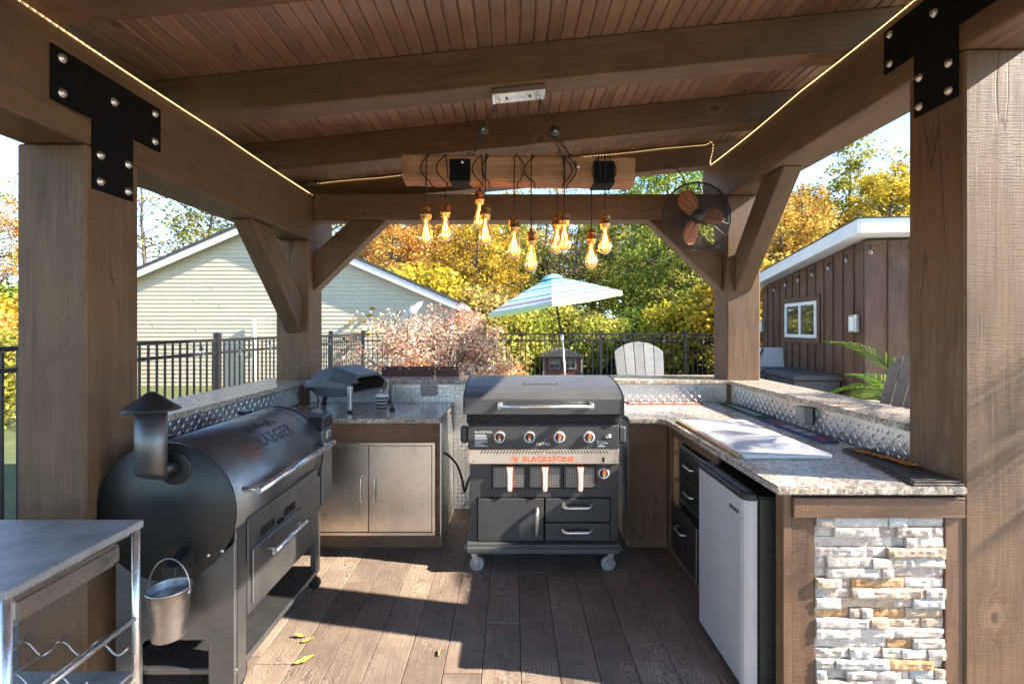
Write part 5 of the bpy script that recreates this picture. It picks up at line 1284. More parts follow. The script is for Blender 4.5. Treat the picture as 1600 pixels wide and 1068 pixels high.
M_SLING = plain('white_mesh_sling', (0.50, 0.50, 0.48), 0.7, 0, 0.05, 10, 0.3, 300)
lt = thing('sun_lounger', 'stacked white sling sun loungers with raised back and dark curved frames', 'lounger', slocal(-0.55, 3.0, 0))
for k in range(3):
    o = 0.045*k
    for xx in (-0.92 + 0.05*k, -0.30 + 0.02*k):
        pth = [Vector((xx, 2.35, 0.30+o)), Vector((xx, 2.75, 0.40+o)), Vector((xx+0.05, 2.85, 0.60+o)), Vector((xx+0.20, 2.95, 0.86+o)), Vector((xx+0.30, 3.05, 1.0+o*0.8)), Vector((xx+0.36, 3.20, 0.98+o*0.5)), Vector((xx+0.38, 3.3, 0.7))]
        pth = [Vector((v.x+0.16, v.y-0.32, v.z*1.1)) for v in pth]; MB().tube(pth, 0.017, 8).build('frame', M_BLACKP if k else M_GREYBOX, lt, M=MS, local=True)
    for yy in (2.4, 3.3):
        for xx in (-0.9, -0.3): MB().cyl((xx + 0.16 + 0.03*k, yy-0.3, -0.02), (xx + 0.16 + 0.03*k, yy-0.3, 0.33+o), 0.014, n=8).build('leg', M_GREYBOX, lt, M=MS, local=True)
    MB().add([(-0.770, 2.480, 0.462+o), (-0.140, 2.480, 0.462+o), (0.140, 2.700, 1.111+o*0.6), (-0.460, 2.700, 1.111+o*0.6), (-0.770, 2.492, 0.457+o), (-0.140, 2.492, 0.457+o), (0.140, 2.712, 1.105+o*0.6), (-0.460, 2.712, 1.105+o*0.6)],
             [(0,1,2,3),(7,6,5,4),(0,4,5,1),(1,5,6,2),(2,6,7,3),(3,7,4,0)]).build('sling', M_SLING, lt, M=MS, local=True)

# ================================================================== bar-height slatted chairs
def chair(label, M, mat, ns=5):
    t = bpy.data.objects.new('bar_chair', None); link(t, M); tag(t, label, 'chair', 'tall slatted chairs drawn up to the bar')
    def p(name, mb, par=t, bev=0.004): return mb.build(name, mat, par, bev, M=M, local=True)
    seat_z = 0.74; lean = math.tan(R(17))
    for i in range(6): p('seat_slat', MB().box(-0.27, 0.27, -0.26 + i*0.085, -0.182 + i*0.085, seat_z, seat_z+0.022))
    w = 0.60/ns
    for i in range(ns):
        c = -0.30 + w*(i + 0.5); q = abs(c)/0.30; ztop = 1.385 - 0.10*q*q
        ov_ = 0.06*(1 - 0.0)
        def X(v, z): return v*(0.86 + 0.14*(z - 0.70)/0.68)
        x0, x1 = c - w/2 + 0.004, c + w/2 - 0.004
        z0 = 0.72; vs = []
        zt0 = 1.385 - 0.11*(min(abs(x0), abs(x1) if x0*x1 > 0 else 0)/0.30)**2 if False else None
        tz = lambda xv: 1.385 - 0.115*(abs(xv)/0.30)**2
        for dy in (0.0, 0.020):
            for (xv, zz) in ((x0, z0), (x1, z0), (x1, tz(x1)), ((x0+x1)/2, tz((x0+x1)/2) + 0.004), (x0, tz(x0))):
                vs.append((X(xv, zz), 0.20 + (zz - 0.70)*lean + dy, zz))
        p('back_slat', MB().add(vs, [(0,1,2,3,4)[::1], (9,8,7,6,5), (0,5,6,1), (1,6,7,2), (2,7,8,3), (3,8,9,4), (4,9,5,0)]), t, 0.003)
    for z in (0.80, 1.18):
        y = 0.20 + (z - 0.70)*lean + 0.022; p('back_rail', MB().box(-0.27, 0.27, y, y + 0.022, z, z + 0.07))
    for s_ in (-1, 1):
        p('arm', MB().prism([(s_*0.27, -0.34), (s_*0.40, -0.34), (s_*0.41, -0.2), (s_*0.36, 0.32), (s_*0.30, 0.32), (s_*0.275, -0.1)][::s_], (0.965, 0.988), 'z'))
        p('leg', MB().box(min(s_*0.285, s_*0.315), max(s_*0.285, s_*0.315), -0.30, -0.20, -0.02, 0.964))
        p('leg', MB().prism([(0.16, -0.02), (0.25, -0.02), (0.34, 0.964), (0.27, 0.964)], sorted((s_*0.285, s_*0.315)), 'x'))
        p('side_rail', MB().box(min(s_*0.258, s_*0.284), max(s_*0.258, s_*0.284), -0.29, 0.30, 0.66, 0.738))
        p('side_rail', MB().box(min(s_*0.258, s_*0.284), max(s_*0.258, s_*0.284), -0.29, 0.24, 0.28, 0.35))
    p('foot_rest', MB().box(-0.284, 0.284, -0.36, -0.30, 0.28, 0.305))
    return t
chair('light grey tall slatted chair with rounded back, behind the rear bar', Matrix.Translation((1.51, 5.42, 0)) @ Matrix.Rotation(R(0), 4, 'Z'), M_CHAIRW)
chair('weathered taupe tall slatted chair with rounded back, in front of the palm by the shed', Matrix.Translation((2.54, 3.47, 0)) @ Matrix.Rotation(R(-90), 4, 'Z'), M_CHAIRG)

# ================================================================== the striped umbrella
def umb_mat():
    t = NT('striped_canopy_fabric'); tc = t.new('ShaderNodeTexCoord'); ln = t.new('ShaderNodeVectorMath', operation='LENGTH')
    sx = t.new('ShaderNodeSeparateXYZ'); t.l.new(tc.outputs['Object'], sx.inputs[0])
    d = t.math('MULTIPLY', sx.outputs[2], -1/0.53)
    W_, T, L_, N, G, Y_ = (0.72, 0.74, 0.74), (0.12, 0.38, 0.42), (0.30, 0.56, 0.58), (0.19, 0.23, 0.30), (0.36, 0.38, 0.42), (0.52, 0.66, 0.32)
    st = [(0.0, L_), (0.08, T), (0.14, L_), (0.22, T), (0.27, W_), (0.32, L_), (0.39, T), (0.43, W_), (0.48, L_), (0.54, W_), (0.60, L_), (0.65, T), (0.69, W_), (0.74, G), (0.80, N), (0.83, G), (0.86, W_), (0.90, L_), (0.93, W_), (0.96, Y_)]
    c = t.ramp(d, st, 'CONSTANT')
    df = t.new('ShaderNodeBsdfDiffuse'); tr = t.new('ShaderNodeBsdfTranslucent'); mx = t.new('ShaderNodeMixShader'); mx.inputs[0].default_value = 0.32
    t.l.new(c, df.inputs[0]); t.l.new(c, tr.inputs[0]); t.l.new(df.outputs[0], mx.inputs[1]); t.l.new(tr.outputs[0], mx.inputs[2]); t.l.new(mx.outputs[0], t.out.inputs[0])
    return t.m
apex = at(862, 432, 9.3); foot = at(893, 640, 9.3); foot.z = 0.0; foot.x = apex.x + 0.30
um = thing('patio_umbrella', 'tilted market umbrella with blue, white and grey striped canopy', 'umbrella', foot)
# the canopy leans a little
axis = Vector((-0.17, -0.03, 1)).normalized(); up = axis; ex = Vector((1, 0, 0)); ex = (ex - up*ex.dot(up)).normalized(); ey = up.cross(ex)
MU = Matrix((ex, ey, up)).transposed().to_4x4(); MU.translation = apex
RU, DU, NS = 1.38, 0.50, 6
mb = MB(); a0 = R(-98); rows = 10
for k in range(NS):
    t0, t1 = a0 + 2*math.pi*k/NS, a0 + 2*math.pi*(k+1)/NS
    g_ = []
    for i in range(rows + 1):
        f = 0.10 + 0.90*i/rows; r = RU*f; z = -DU*(f**1.12) ; row = []
        for j in range(5):
            q = j/4; p0 = Vector((r*math.cos(t0), r*math.sin(t0), z)); p1 = Vector((r*math.cos(t1), r*math.sin(t1), z))
            p = p0.lerp(p1, q); p.z -= 0.020*f*math.sin(math.pi*q); row.append(p)
        g_.append(row)
    # scalloped valance
    row = []
    for j in range(5):
        p = g_[-1][j].copy(); p.z -= 0.07; p.x *= 1.004; p.y *= 1.004; row.append(p)
    g_.append(row)
    vs = [p for r_ in g_ for p in r_]; fs = [(i*5+j, (i+1)*5+j, (i+1)*5+j+1, i*5+j+1) for i in range(rows+1) for j in range(4)]
    mb.add(vs, fs, True)
M_UMB = umb_mat()
cano_ = mb.build('canopy', M_UMB, um, M=MU, local=True)
mb = MB()
for k in range(NS):
    t0, t1 = a0 + 2*math.pi*k/NS, a0 + 2*math.pi*(k+1)/NS
    q = []
    for r, z in ((0.02, 0.045), (0.14, 0.025), (0.24, -0.045)):
        q += [(r*math.cos(t0), r*math.sin(t0), z), (r*math.cos(t1), r*math.sin(t1), z)]
    mb.add(q, [(0, 2, 3, 1), (2, 4, 5, 3)], True)
mb.build('vent_cap', M_UMB, cano_, M=MU, local=True, merge=True)
MB().lathe([(0.012, 0.04), (0.02, 0.06), (0.012, 0.085), (0.001, 0.09)], (0, 0, 0), 12).build('finial', M_BLACKP, um, M=MU, local=True)
for k in range(NS):
    t0 = a0 + 2*math.pi*k/NS; c_, s_ = math.cos(t0), math.sin(t0)
    rb = MB().tube([(r*c_, r*s_, -DU*((r/RU)**1.12) - 0.016) for r in (0.05, 0.4, 0.8, 1.2, RU-0.01)], 0.009, 6).build('rib', M_BLACKP, um, M=MU, local=True)
    MB().tube([(0.03*c_, 0.03*s_, -0.80), (0.62*c_, 0.62*s_, -DU*((0.62/RU)**1.12) - 0.025)], 0.007, 6).build('strut', M_BLACKP, rb, M=MU, local=True)
MB().lathe([(0.03, -0.78), (0.04, -0.79), (0.04, -0.83), (0.03, -0.84)], (0, 0, 0), 14).build('runner', M_BLACKP, um, M=MU, local=True)
joint = apex - axis*1.12
MB().tube([apex + axis*0.03, joint], 0.020, 10).build('pole', M_BLACKP, um)
MB().tube([joint - Vector((0, 0, 0.0)), joint + Vector((0.02, 0, -0.10)), joint + Vector((0.025, 0, -0.14))], 0.030, 10).build('tilt_joint', M_GALV, um)
MB().tube([joint + Vector((0.022, 0, -0.12)), foot + Vector((0, 0, 0.02))], 0.020, 10).build('pole', M_GALV, um)
MB().lathe([(0.001, -0.02), (0.26, -0.02), (0.27, 0.0), (0.25, 0.05), (0.06, 0.08), (0.04, 0.30), (0.028, 0.31)], foot, 24).build('base', M_BLACKP, um)

# ================================================================== red playhouse beyond the fence
ph = thing('red_playhouse', 'small red playhouse with white-framed windows and grey roof beyond the fence', 'playhouse', (1.55, 14.4, 0))
X0, X1, YY = 0.95, 2.02, 14.3
MB().box(X0, X1, YY, YY+1.1, -0.06, 0.74).build('wall', M_REDP, ph)
MB().prism([(X0-0.14, 0.71), (X1+0.14, 0.71), (X1-0.25, 0.88), ((X0+X1)/2, 0.94), (X0+0.25, 0.88)], (YY-0.16, YY+1.25), 'y').build('roof', M_SHINGLE, ph)
for cx in (X0+0.30, X1-0.30):
    w_ = MB()
    for (a, b, c, d_) in ((cx-0.17, cx-0.13, 0.34, 0.66), (cx+0.13, cx+0.17, 0.34, 0.66), (cx-0.13, cx+0.13, 0.34, 0.385), (cx-0.13, cx+0.13, 0.615, 0.66), (cx-0.012, cx+0.012, 0.385, 0.615), (cx-0.13, cx-0.013, 0.52, 0.54), (cx+0.013, cx+0.13, 0.52, 0.54)): w_.box(a, b, YY-0.03, YY-0.001, c, d_)
    wo = w_.build('window', M_CHAIRG, ph); MB().box(cx-0.13, cx+0.13, YY-0.012, YY-0.004, 0.385, 0.615).build('pane', M_PANE, wo)
for xx in (X0-0.05, X1+0.0): MB().box(xx, xx+0.05, YY-0.035, YY-0.0, -0.06, 0.70).build('corner_board', M_CHAIRG, ph)

# ---- bird ornament on a stake
bo = thing('bird_ornament', 'pale grey bird-shaped garden ornament on a stake above the dried bush', 'ornament', (-1.98, 9.35, 0))
bc = at(641, 488, 9.35); bd_ = Vector((0.75, 0, 0.66)).normalized(); rings = []
for f, r in ((-0.30, 0.008), (-0.22, 0.022), (-0.12, 0.035), (-0.05, 0.065), (0.03, 0.088), (0.10, 0.082), (0.15, 0.060), (0.19, 0.055), (0.235, 0.052), (0.27, 0.034), (0.30, 0.010), (0.325, 0.003)):
    u_ = bd_.orthogonal().normalized(); w_ = bd_.cross(u_); c = bc + bd_*f
    rings.append([c + u_*(r*math.cos(a)) + w_*(r*math.sin(a)) for a in [2*math.pi*k/14 for k in range(14)]])
MB().rings(rings).build('body', plain('grey_white_resin', (0.42, 0.42, 0.43), 0.5, 0, 0.35, 12), bo)
MB().tube([bc - bd_*0.04, bc + Vector((-0.06, 0, -0.5)), Vector((bc.x - 0.10, 9.35, -0.02))], 0.010, 6).build('stake', M_BRONZE, bo)
# ================================================================== leaves, trees, shrubs
def leaf_mat(name, stops, trans=0.35, rough=0.6):
    t = NT(name); a = t.new('ShaderNodeAttribute'); a.attribute_name = 'lv'; a.attribute_type = 'GEOMETRY'
    oi = t.new('ShaderNodeObjectInfo')
    c = t.ramp(a.outputs['Fac'], stops)
    hs_ = t.new('ShaderNodeHueSaturation'); t.l.new(c, hs_.inputs['Color'])
    t.l.new(t.ramp(oi.outputs['Random'], [(0, 0.485), (1, 0.515)]), hs_.inputs['Hue']); t.l.new(t.ramp(oi.outputs['Random'], [(0, 0.85), (0.5, 1.15), (1, 0.95)]), hs_.inputs['Value'])
    c = hs_.outputs[0]
    df = t.new('ShaderNodeBsdfDiffuse'); tr = t.new('ShaderNodeBsdfTranslucent'); mx = t.new('ShaderNodeMixShader'); mx.inputs[0].default_value = trans
    t.l.new(c, df.inputs[0]); t.l.new(c, tr.inputs[0]); t.l.new(df.outputs[0], mx.inputs[1]); t.l.new(tr.outputs[0], mx.inputs[2]); t.l.new(mx.outputs[0], t.out.inputs[0])
    return t.m
LM = {
 'gold': leaf_mat('gold_leaves', [(0.0, (0.20, 0.13, 0.02)), (0.3, (0.44, 0.29, 0.03)), (0.65, (0.62, 0.45, 0.05)), (1.0, (0.66, 0.56, 0.13))]),
 'orange': leaf_mat('orange_leaves', [(0.0, (0.26, 0.12, 0.03)), (0.35, (0.48, 0.24, 0.05)), (0.7, (0.62, 0.37, 0.09)), (1.0, (0.64, 0.50, 0.16))]),
 'yg': leaf_mat('yellow_green_leaves', [(0.0, (0.08, 0.12, 0.02)), (0.3, (0.21, 0.25, 0.04)), (0.65, (0.44, 0.41, 0.075)), (1.0, (0.70, 0.55, 0.15))]),
 'green': leaf_mat('green_leaves', [(0.0, (0.05, 0.10, 0.018)), (0.35, (0.13, 0.21, 0.034)), (0.7, (0.28, 0.34, 0.06)), (1.0, (0.58, 0.50, 0.12))]),
 'rust': leaf_mat('rust_leaves', [(0.0, (0.20, 0.12, 0.05)), (0.4, (0.38, 0.25, 0.09)), (0.75, (0.52, 0.40, 0.14)), (1.0, (0.50, 0.46, 0.18))]),
 'peach': leaf_mat('peach_dried_blooms', [(0.0, (0.34, 0.14, 0.07)), (0.25, (0.52, 0.29, 0.16)), (0.55, (0.66, 0.49, 0.34)), (0.85, (0.76, 0.65, 0.49)), (1.0, (0.68, 0.64, 0.38))], 0.3),
 'ember': leaf_mat('ember_leaves', [(0.0, (0.40, 0.12, 0.05)), (0.4, (0.58, 0.26, 0.10)), (0.8, (0.68, 0.43, 0.20)), (1.0, (0.70, 0.58, 0.34))], 0.3),
 'palm': leaf_mat('palm_leaflets', [(0.0, (0.02, 0.055, 0.010)), (0.5, (0.05, 0.105, 0.016)), (1.0, (0.14, 0.18, 0.035))], 0.25),
}
def leaves(name, C_, size, lv, mat, parent, M, seed, up=0.35, aspect=0.62):
    """C_: (n,3) local centres; one rhombic leaf each"""
    r_ = np.random.default_rng(seed); n = len(C_)
    nrm = r_.normal(size=(n, 3)); nrm[:, 2] = np.abs(nrm[:, 2]) + up; nrm /= np.linalg.norm(nrm, axis=1)[:, None]
    t_ = r_.normal(size=(n, 3)); t_ -= nrm*(t_*nrm).sum(1)[:, None]; t_ /= np.linalg.norm(t_, axis=1)[:, None]
    b_ = np.cross(nrm, t_); s = (size*r_.uniform(0.65, 1.3, n))[:, None]
    V = np.empty((n, 4, 3)); V[:, 0] = C_ - t_*s*0.5; V[:, 1] = C_ + b_*s*aspect*0.5 + nrm*s*0.10 - t_*s*0.05; V[:, 2] = C_ + t_*s*0.5; V[:, 3] = C_ - b_*s*aspect*0.5 + nrm*s*0.10 - t_*s*0.05
    me = bpy.data.meshes.new(name)
    me.vertices.add(n*4); me.vertices.foreach_set('co', V.reshape(-1).astype(np.float32))
    me.loops.add(n*4); me.loops.foreach_set('vertex_index', np.arange(n*4, dtype=np.int32))
    me.polygons.add(n); me.polygons.foreach_set('loop_start', np.arange(0, n*4, 4, dtype=np.int32)); me.polygons.foreach_set('loop_total', np.full(n, 4, dtype=np.int32))
    me.update(calc_edges=True)
    at_ = me.attributes.new('lv', 'FLOAT', 'FACE'); at_.data.foreach_set('value', np.clip(lv, 0, 1).astype(np.float32))
    me.materials.append(mat)
    o = bpy.data.objects.new(name, me); o.material_slots[0].link = 'OBJECT'; o.material_slots[0].material = mat
    return link(o, M, parent)

def make_tree(seed, h=10.0, crown_r=3.0, base=0.28, nclump=80, per=260, lsize=0.16, trunk_r=0.16, clump_r=0.62, bark=None, mat='yg', lean=0.3, label='x', cat='tree', name='tree', loc=(0, 0, -60)):
    r_ = np.random.default_rng(seed); rr_ = random.Random(seed)
    t = bpy.data.objects.new(name, None); M = Matrix.Translation(loc); link(t, M); tag(t, label, cat)
    mb = MB(); lx, ly = rr_.uniform(-lean, lean), rr_.uniform(-lean, lean); tp = []
    ns = 9
    for i in range(ns + 1):
        f = i/ns; tp.append(Vector((lx*f*f*1.5 + rr_.uniform(-0.08, 0.08)*f, ly*f*f*1.5 + rr_.uniform(-0.08, 0.08)*f, h*0.93*f - 0.1)))
    tr_ = [trunk_r*(1.35 if i == 0 else 1.0)*(1 - 0.90*(i/ns)**0.85) + 0.008 for i in range(ns + 1)]
    mb.tube(tp, tr_, 8)
    def trunk_at(f):
        k = min(ns - 1, int(f*ns)); return tp[k].lerp(tp[k+1], f*ns - k)
    cl = []; z0 = h*base
    for k in range(nclump):
        while True:
            p = r_.normal(size=3); p /= np.linalg.norm(p); p *= r_.uniform(0.15, 1.0)**0.45
            zz = (p[2] + 1)/2
            if r_.uniform() < 0.92 - 0.25*zz: break
        w = 1.0 if zz < 0.45 else 1.0 - 0.35*((zz - 0.45)/0.55)
        ang = math.atan2(p[1], p[0]); lob = 1 + 0.22*math.sin(ang*3 + seed) + 0.14*math.sin(ang*5 + seed*2 + zz*6)
        cl.append(Vector((lx*1.2*zz + p[0]*crown_r*w*lob, ly*1.2*zz + p[1]*crown_r*w*lob, z0 + (h - z0)*zz*(0.9 + 0.1*lob))))
    for k, c in enumerate(cl):
        if k % 2 and nclump > 60: continue
        f = max(0.12, min(0.96, (c.z - 0.25*math.hypot(c.x, c.y)*rr_.uniform(1.0, 2.2))/(h*0.93)))
        a = trunk_at(f); m1 = a.lerp(c, 0.45) + Vector((rr_.uniform(-0.2, 0.2), rr_.uniform(-0.2, 0.2), -0.10*(c - a).length*rr_.uniform(0.2, 1.2)))
        r0 = max(0.012, trunk_r*0.34*(1 - f*0.75))
        mb.tube([a, m1, c], [r0, r0*0.6, 0.008], 5)
        for _ in range(2):
            e = c + Vector((rr_.uniform(-1, 1), rr_.uniform(-1, 1), rr_.uniform(-0.3, 1)))*clump_r*1.5
            mb.tube([m1.lerp(c, 0.6), e], [r0*0.4, 0.005], 4)
    mb.build('trunk', bark or M_BARK, t, M=M, local=True)
    C_ = []; lv = []
    for c in cl:
        n = int(per*rr_.uniform(0.5, 1.4)); q = r_.normal(size=(n, 3)); q /= np.linalg.norm(q, axis=1)[:, None]
        rad = clump_r*rr_.uniform(0.7, 1.35); q *= (r_.uniform(0.05, 1.0, n)**0.5)[:, None]*rad; q[:, 2] *= 0.62
        q += r_.normal(size=(n, 3))*0.12
        C_.append(q + np.array(c)); tone = rr_.uniform(0.2, 0.8); lv.append(np.clip(tone + r_.normal(size=n)*0.24, 0, 1))
    leaves('crown', np.concatenate(C_), lsize, np.concatenate(lv), LM[mat], t, M, seed + 50)
    return t
# prototypes stand where the first of each is placed
protos = [make_tree(11, 10, 3.0, 0.22, 190, 62, 0.17, 0.17, 0.42, lean=0.5),
          make_tree(23, 10, 2.5, 0.18, 165, 66, 0.16, 0.15, 0.40, lean=0.4),
          make_tree(37, 10, 3.3, 0.30, 130, 44, 0.16, 0.16, 0.42, M_DARKBARK, lean=0.7),
          make_tree(41, 10, 2.6, 0.30, 80, 34, 0.15, 0.15, 0.48, M_DARKBARK, lean=0.6),
          make_tree(59, 10, 3.2, 0.34, 46, 7, 0.14, 0.15, 0.8, lean=0.5)]
used = set()
def place_tree(k, px, Y, h, mat, label, group, rot=None, wide=1.0):
    s = h/10.0; x = (px - 800)/760*Y
    M = Matrix.Translation((x, Y, -0.08)) @ Matrix.Rotation(rng.uniform(0, 6.28) if rot is None else rot, 4, 'Z') @ Matrix.Diagonal((s*wide, s*wide, s, 1))
    o = copy_tree(protos[k], M)
    o['label'] = label; o['category'] = 'tree'; o['group'] = group; o.name = 'maple_tree' if mat in ('orange', 'gold') else 'woodland_tree'
    W[o.name] = M
    for ch in o.children:
        if ch.name.startswith('crown'): ch.material_slots[0].link = 'OBJECT'; ch.material_slots[0].material = LM[mat]
    return o
DESC = {'gold': 'golden yellow', 'orange': 'bright orange', 'yg': 'yellow-green', 'green': 'still green', 'rust': 'rusty brown'}
G_ = 'autumn trees beyond the fence'
TR = [  # proto, px, Y, height, leaf, where
 (2, 6, 22, 8.0, 'orange', 'orange-leaved tree beyond the fence on the outer side of the bolted front post'),
 (4, -10, 30, 13.0, 'rust', 'nearly bare tall tree behind the orange tree past the bolted front post'),
 (3, 40, 36, 13.5, 'yg', 'thin yellow-green tree far behind the bare tree past the front post'),
 (4, 228, 34, 15.0, 'yg', 'bare-limbed tall tree against blue sky above the cream house eave'),
 (2, 315, 27, 11.6, 'yg', 'yellow-green tree rising over the cream house roof under the low beam'),
 (3, 385, 31, 12.5, 'yg', 'half-bare yellow-green tree behind the ridge of the cream house'),
 (3, 452, 28, 12.0, 'green', 'sparse green tree behind the cream house, next to the ridge'),
 (3, 512, 23, 12.5, 'green', 'dark-trunked sparse tree behind the falling house roof, under the tie beam brace'),
 (3, 562, 25, 13.0, 'yg', 'dark-trunked sparse tree standing beside the brace with orange leaves below'),
 (0, 612, 21, 7.4, 'orange', 'low orange tree showing over the cream house roof slope'),
 (4, 640, 24, 12.0, 'rust', 'bare leaning tree with dark limbs among the orange leaves'),
 (2, 655, 30, 12.0, 'rust', 'rusty tree behind the bare leaning limbs'),
 (1, 690, 24, 8.0, 'orange', 'orange-gold tree above the end of the house gutter'),
 (0, 745, 21, 7.2, 'gold', 'brightest golden yellow tree, over the pink dried bush'),
 (0, 715, 33, 13.0, 'yg', 'tall yellow-green tree behind the golden one'),
 (1, 795, 25, 8.4, 'yg', 'yellow-green tree just behind the high edge of the striped umbrella'),
 (2, 845, 30, 11.5, 'rust', 'thin rusty tree in the middle of the woods behind the pendant bulbs'),
 (4, 895, 23, 9.0, 'rust', 'bare grey twiggy tree right above the umbrella top'),
 (1, 925, 28, 9.0, 'yg', 'yellow-green tree behind the bare twigs above the umbrella'),
 (1, 985, 23, 9.5, 'green', 'green tree beside the raised rim of the umbrella'),
 (0, 1045, 19, 7.6, 'green', 'broad green tree behind the pale bar chair'),
 (2, 1085, 17, 5.4, 'yg', 'yellow-spotted low tree next to the rear corner post'),
 (1, 1035, 31, 15.0, 'green', 'tallest green tree rising behind the caged fan'),
 (1, 1110, 27, 11.0, 'green', 'green tree behind the fan and corner post'),
 (0, 1165, 25, 9.5, 'yg', 'yellow-green tree between the corner post and the shed'),
 (0, 1222, 20, 7.4, 'orange', 'bright orange tree directly over the low end of the shed roof'),
 (1, 1270, 22, 9.0, 'orange', 'taller orange tree over the middle of the shed roof'),
 (0, 1325, 27, 12.2, 'yg', 'large yellow-green tree over the shed roof corner'),
 (1, 1372, 23, 10.2, 'gold', 'golden tree over the shed fascia beside the front post'),
 (2, 1425, 28, 12.6, 'yg', 'open yellow-green tree against blue sky beside the front post'),
 (0, 1500, 24, 11.0, 'gold', 'golden tree hidden partly by the sunlit front post'),
]
for k, px, Y, h, m, lab in TR: place_tree(k, px, Y, h, m, lab, G_)
far = [(2, 470, 44, 12.5, 'yg'), (0, 560, 43, 11.0, 'rust'), (0, 625, 42, 11.5, 'gold'), (1, 680, 44, 12.0, 'yg'), (0, 735, 42, 11.0, 'yg'), (1, 785, 45, 12.0, 'gold'), (0, 830, 43, 10.5, 'yg'), (2, 880, 44, 11.5, 'yg'), (0, 930, 43, 10.5, 'green'), (1, 975, 45, 12.5, 'yg'), (0, 1025, 42, 12.0, 'green'), (1, 1085, 44, 13.0, 'yg'), (0, 1140, 43, 12.0, 'green'), (0, 1200, 42, 12.0, 'gold'), (1, 1255, 44, 13.0, 'yg'), (0, 1310, 43, 13.0, 'green'), (1, 1370, 45, 13.5, 'yg'), (0, 1440, 43, 13.0, 'yg')]
for k, px, Y, h, m in far: place_tree(k, px, Y, h, m, 'distant %s tree in the back row of the woods' % DESC[m], 'distant trees of the back row', wide=1.25)
for t in protos:
    for ch in list(t.children): bpy.data.objects.remove(ch)
    bpy.data.objects.remove(t)

# ---- shrubs and the dried bush
def make_shrub(seed, r, h, nclump, per, lsize, mat, label, loc, name='shrub', clump_r=0.28, group=None, cat='shrub', flat=0.75, stems=True, up=0.35):
    r_ = np.random.default_rng(seed); rr_ = random.Random(seed); M = Matrix.Translation(loc)
    t = bpy.data.objects.new(name, None); link(t, M); tag(t, label, cat, group)
    mb = MB(); C_ = []; lv = []
    for k in range(nclump):
        a = rr_.uniform(0, 6.283); q = rr_.uniform(0.05, 1)**0.5; zz = rr_.uniform(0.12, 1.0)
        lob = 1 + 0.2*math.sin(3*a + seed) + 0.12*math.sin(5*a + seed)
        rad = r*q*lob*(1 - 0.45*zz**2.2); c = Vector((rad*math.cos(a), rad*math.sin(a)*flat, h*zz*(1 - 0.18*q)*(0.85 + 0.15*lob)))
        mb.tube([Vector((c.x*0.12, c.y*0.12, 0.0)), Vector((c.x*0.6, c.y*0.6, c.z*0.6)), c], [0.016, 0.010, 0.003], 5)
        n = int(per*rr_.uniform(0.5, 1.4)); p = r_.normal(size=(n, 3)); p /= np.linalg.norm(p, axis=1)[:, None]
        p *= (r_.uniform(0.05, 1, n)**0.5)[:, None]*clump_r*rr_.uniform(0.7, 1.4); p[:, 2] *= 0.8
        C_.append(p + np.array(c)); lv.append(np.clip(rr_.uniform(0.2, 0.8) + r_.normal(size=n)*0.2, 0, 1))
    C_ = np.concatenate(C_); C_[:, 2] = np.maximum(C_[:, 2], 0.02)
    mb.build('stems', M_BARK, t, M=M, local=True)
    leaves('foliage', C_, lsize, np.concatenate(lv), LM[mat], t, M, seed + 9, up=up)
    return t
make_shrub(5, 1.95, 2.05, 170, 100, 0.062, 'peach', 'big pale pink and cream dried bush in front of the fence by the cream house', (-1.55, 10.1, -0.03), 'dried_bush', 0.30, cat='bush')
make_shrub(6, 0.62, 0.86, 50, 80, 0.055, 'ember', 'low orange-red bush at the foot of the pale dried bush, beside the griddle lid', (-0.30, 9.6, -0.03), 'ember_bush', 0.22, cat='bush')
make_shrub(8, 0.80, 1.0, 60, 80, 0.055, 'ember', 'low orange bush at the foot of the pale dried bush, behind the planter boxes', (-1.75, 9.2, -0.03), 'ember_bush', 0.24, cat='bush')
p1 = make_shrub(15, 1.5, 2.0, 60, 130, 0.11, 'yg', 'x', (0, 0, -30), 'understory_shrub', 0.42)
ul = random.Random(77)
where = [(575, 17, 1.7, 'rust'), (630, 16, 1.9, 'gold'), (690, 17, 1.6, 'yg'), (745, 16, 1.5, 'rust'), (800, 15.5, 1.15, 'yg'), (850, 17.5, 1.35, 'yg'), (905, 18, 1.2, 'rust'), (950, 16.5, 1.05, 'yg'), (1000, 18, 1.25, 'green'), (1050, 16, 1.1, 'yg'), (1100, 15, 1.3, 'gold'), (1150, 16, 1.6, 'yg'), (1195, 15, 1.9, 'gold'),
         (-20, 8.2, 0.85, 'yg'), (10, 11, 1.0, 'orange'), (18, 13.5, 1.3, 'gold'), (-5, 16, 1.5, 'yg'), (40, 15, 1.5, 'green')]
near = ['yellow-green shrub low behind the side fence next to the bolted post', 'orange shrub behind the side fence past the bolted post', 'golden shrub further back past the bolted post', 'tall yellow-green shrub behind the golden one past the bolted post', 'green shrub behind the side fence partly hidden by the bolted post']
for i, (px, Y, s, m) in enumerate(where):
    x = (px - 800)/760*Y; M = Matrix.Translation((x, Y, -0.06)) @ Matrix.Rotation(ul.uniform(0, 6.28), 4, 'Z') @ Matrix.Diagonal((s, s, s, 1))
    o = copy_tree(p1, M); o['label'] = near[i-13] if i >= 13 else '%s shrub low in the undergrowth behind the rear fence' % DESC[m]
    o['group'] = 'shrubs past the bolted post' if i >= 13 else 'undergrowth behind the rear fence'
    for ch in o.children:
        if ch.name.startswith('foliage'): ch.material_slots[0].link = 'OBJECT'; ch.material_slots[0].material = LM[m]
for ch in list(p1.children): bpy.data.objects.remove(ch)
bpy.data.objects.remove(p1)

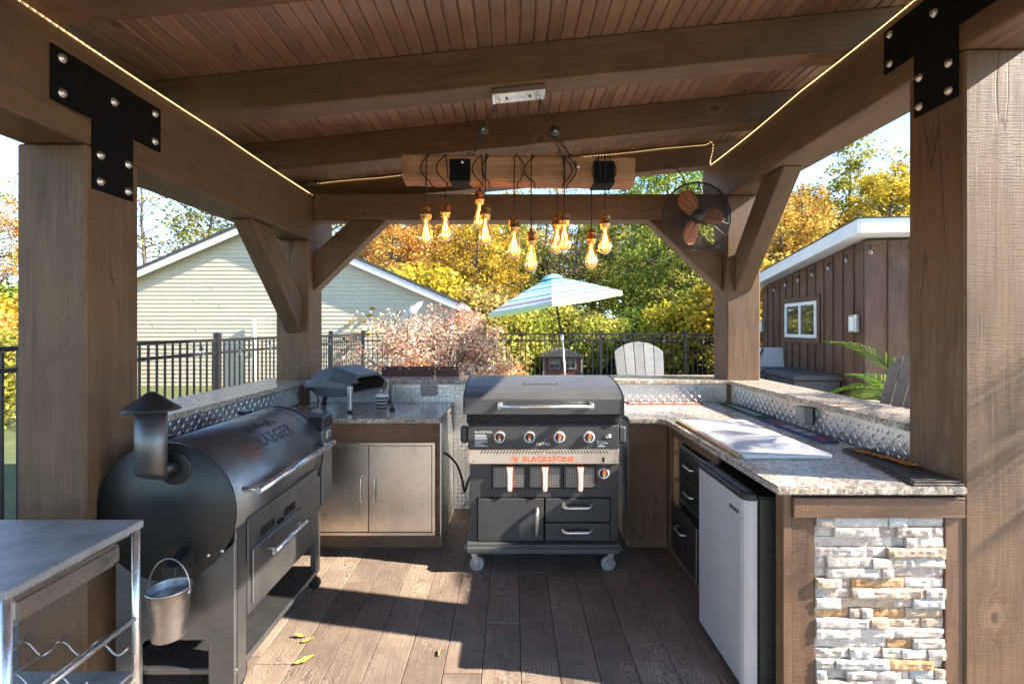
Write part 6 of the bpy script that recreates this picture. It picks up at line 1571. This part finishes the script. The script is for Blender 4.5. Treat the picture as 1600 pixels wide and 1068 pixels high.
# ---- potted palms
def palm(label, loc, h, nf, fl, seed):
    rr_ = random.Random(seed); M = Matrix.Translation(loc); t = bpy.data.objects.new('potted_palm', None); link(t, M); tag(t, label, 'palm', 'potted palms')
    po = MB().lathe([(0.001, 0.0), (0.16, 0.0), (0.17, 0.02), (0.22, 0.36), (0.24, 0.38), (0.24, 0.42), (0.21, 0.42), (0.20, 0.37), (0.001, 0.36)], (0, 0, 0), 24).build('pot', M_TERRA, t, M=M, local=True)
    MB().tube([(0, 0, 0.3), (0.02, 0.01, h*0.5), (0, 0, h*0.72)], [0.045, 0.035, 0.02], 8).build('stem', M_BARK, t, M=M, local=True)
    for k in range(nf):
        a = 2*math.pi*k/nf + rr_.uniform(-0.3, 0.3); el = rr_.uniform(0.15, 1.15); L = fl*rr_.uniform(0.8, 1.15); z0 = h*rr_.uniform(0.5, 0.75)
        spine = []; d = Vector((math.cos(a)*math.cos(el), math.sin(a)*math.cos(el), math.sin(el))); p = Vector((0, 0, z0))
        for i in range(13):
            spine.append(p.copy()); p = p + d*(L/12); d = (d + Vector((0, 0, -0.10))).normalized()
        fr = MB().tube(spine, [0.008*(1 - i/14) + 0.0015 for i in range(13)], 5).build('frond', M_BARK, t, M=M, local=True)
        fr.data.materials[0] = LM['palm']
        V = []; F = []; lv = []
        for i in range(3, 13):
            for sub in (0.0, 0.5):
                if i == 12 and sub: continue
                c = spine[i].lerp(spine[min(i+1, 12)], sub); tg = (spine[min(i+1, 12)] - spine[i-1]).normalized(); sd = tg.cross(Vector((0, 0, 1))).normalized(); f = (i + sub)/12
                ll = L*0.42*math.sin(math.pi*(0.18 + 0.72*f))
                for s_ in (-1, 1):
                    dr = (sd*s_*0.85 + tg*(0.45 + 0.5*f) + Vector((0, 0, 0.12))).normalized(); wv = tg*0.012
                    e1 = c + dr*ll*0.55; e2 = c + dr*ll + Vector((0, 0, -0.25*ll*0.6)); b = len(V)
                    V += [c - wv*0.4, c + wv*0.4, e1 + wv*1.1, e1 - wv*1.1, e2]; F += [(b, b+1, b+2, b+3), (b+3, b+2, b+4)]; q = rr_.uniform(0.2, 1); lv += [q, q]
        o = MB().add(V, F).build('leaflets', LM['palm'], fr, M=M, local=True)
        at_ = o.data.attributes.new('lv', 'FLOAT', 'FACE'); at_.data.foreach_set('value', lv)
    return t
palm('potted palm with bright green fronds behind the taupe bar chair by the shed', (3.78, 4.55, -0.02), 1.35, 15, 0.85, 3)
palm('tall potted palm outside the pavilion casting frond shadows on the sunlit front post', (4.5, 2.30, -0.02), 3.75, 22, 0.97, 9)
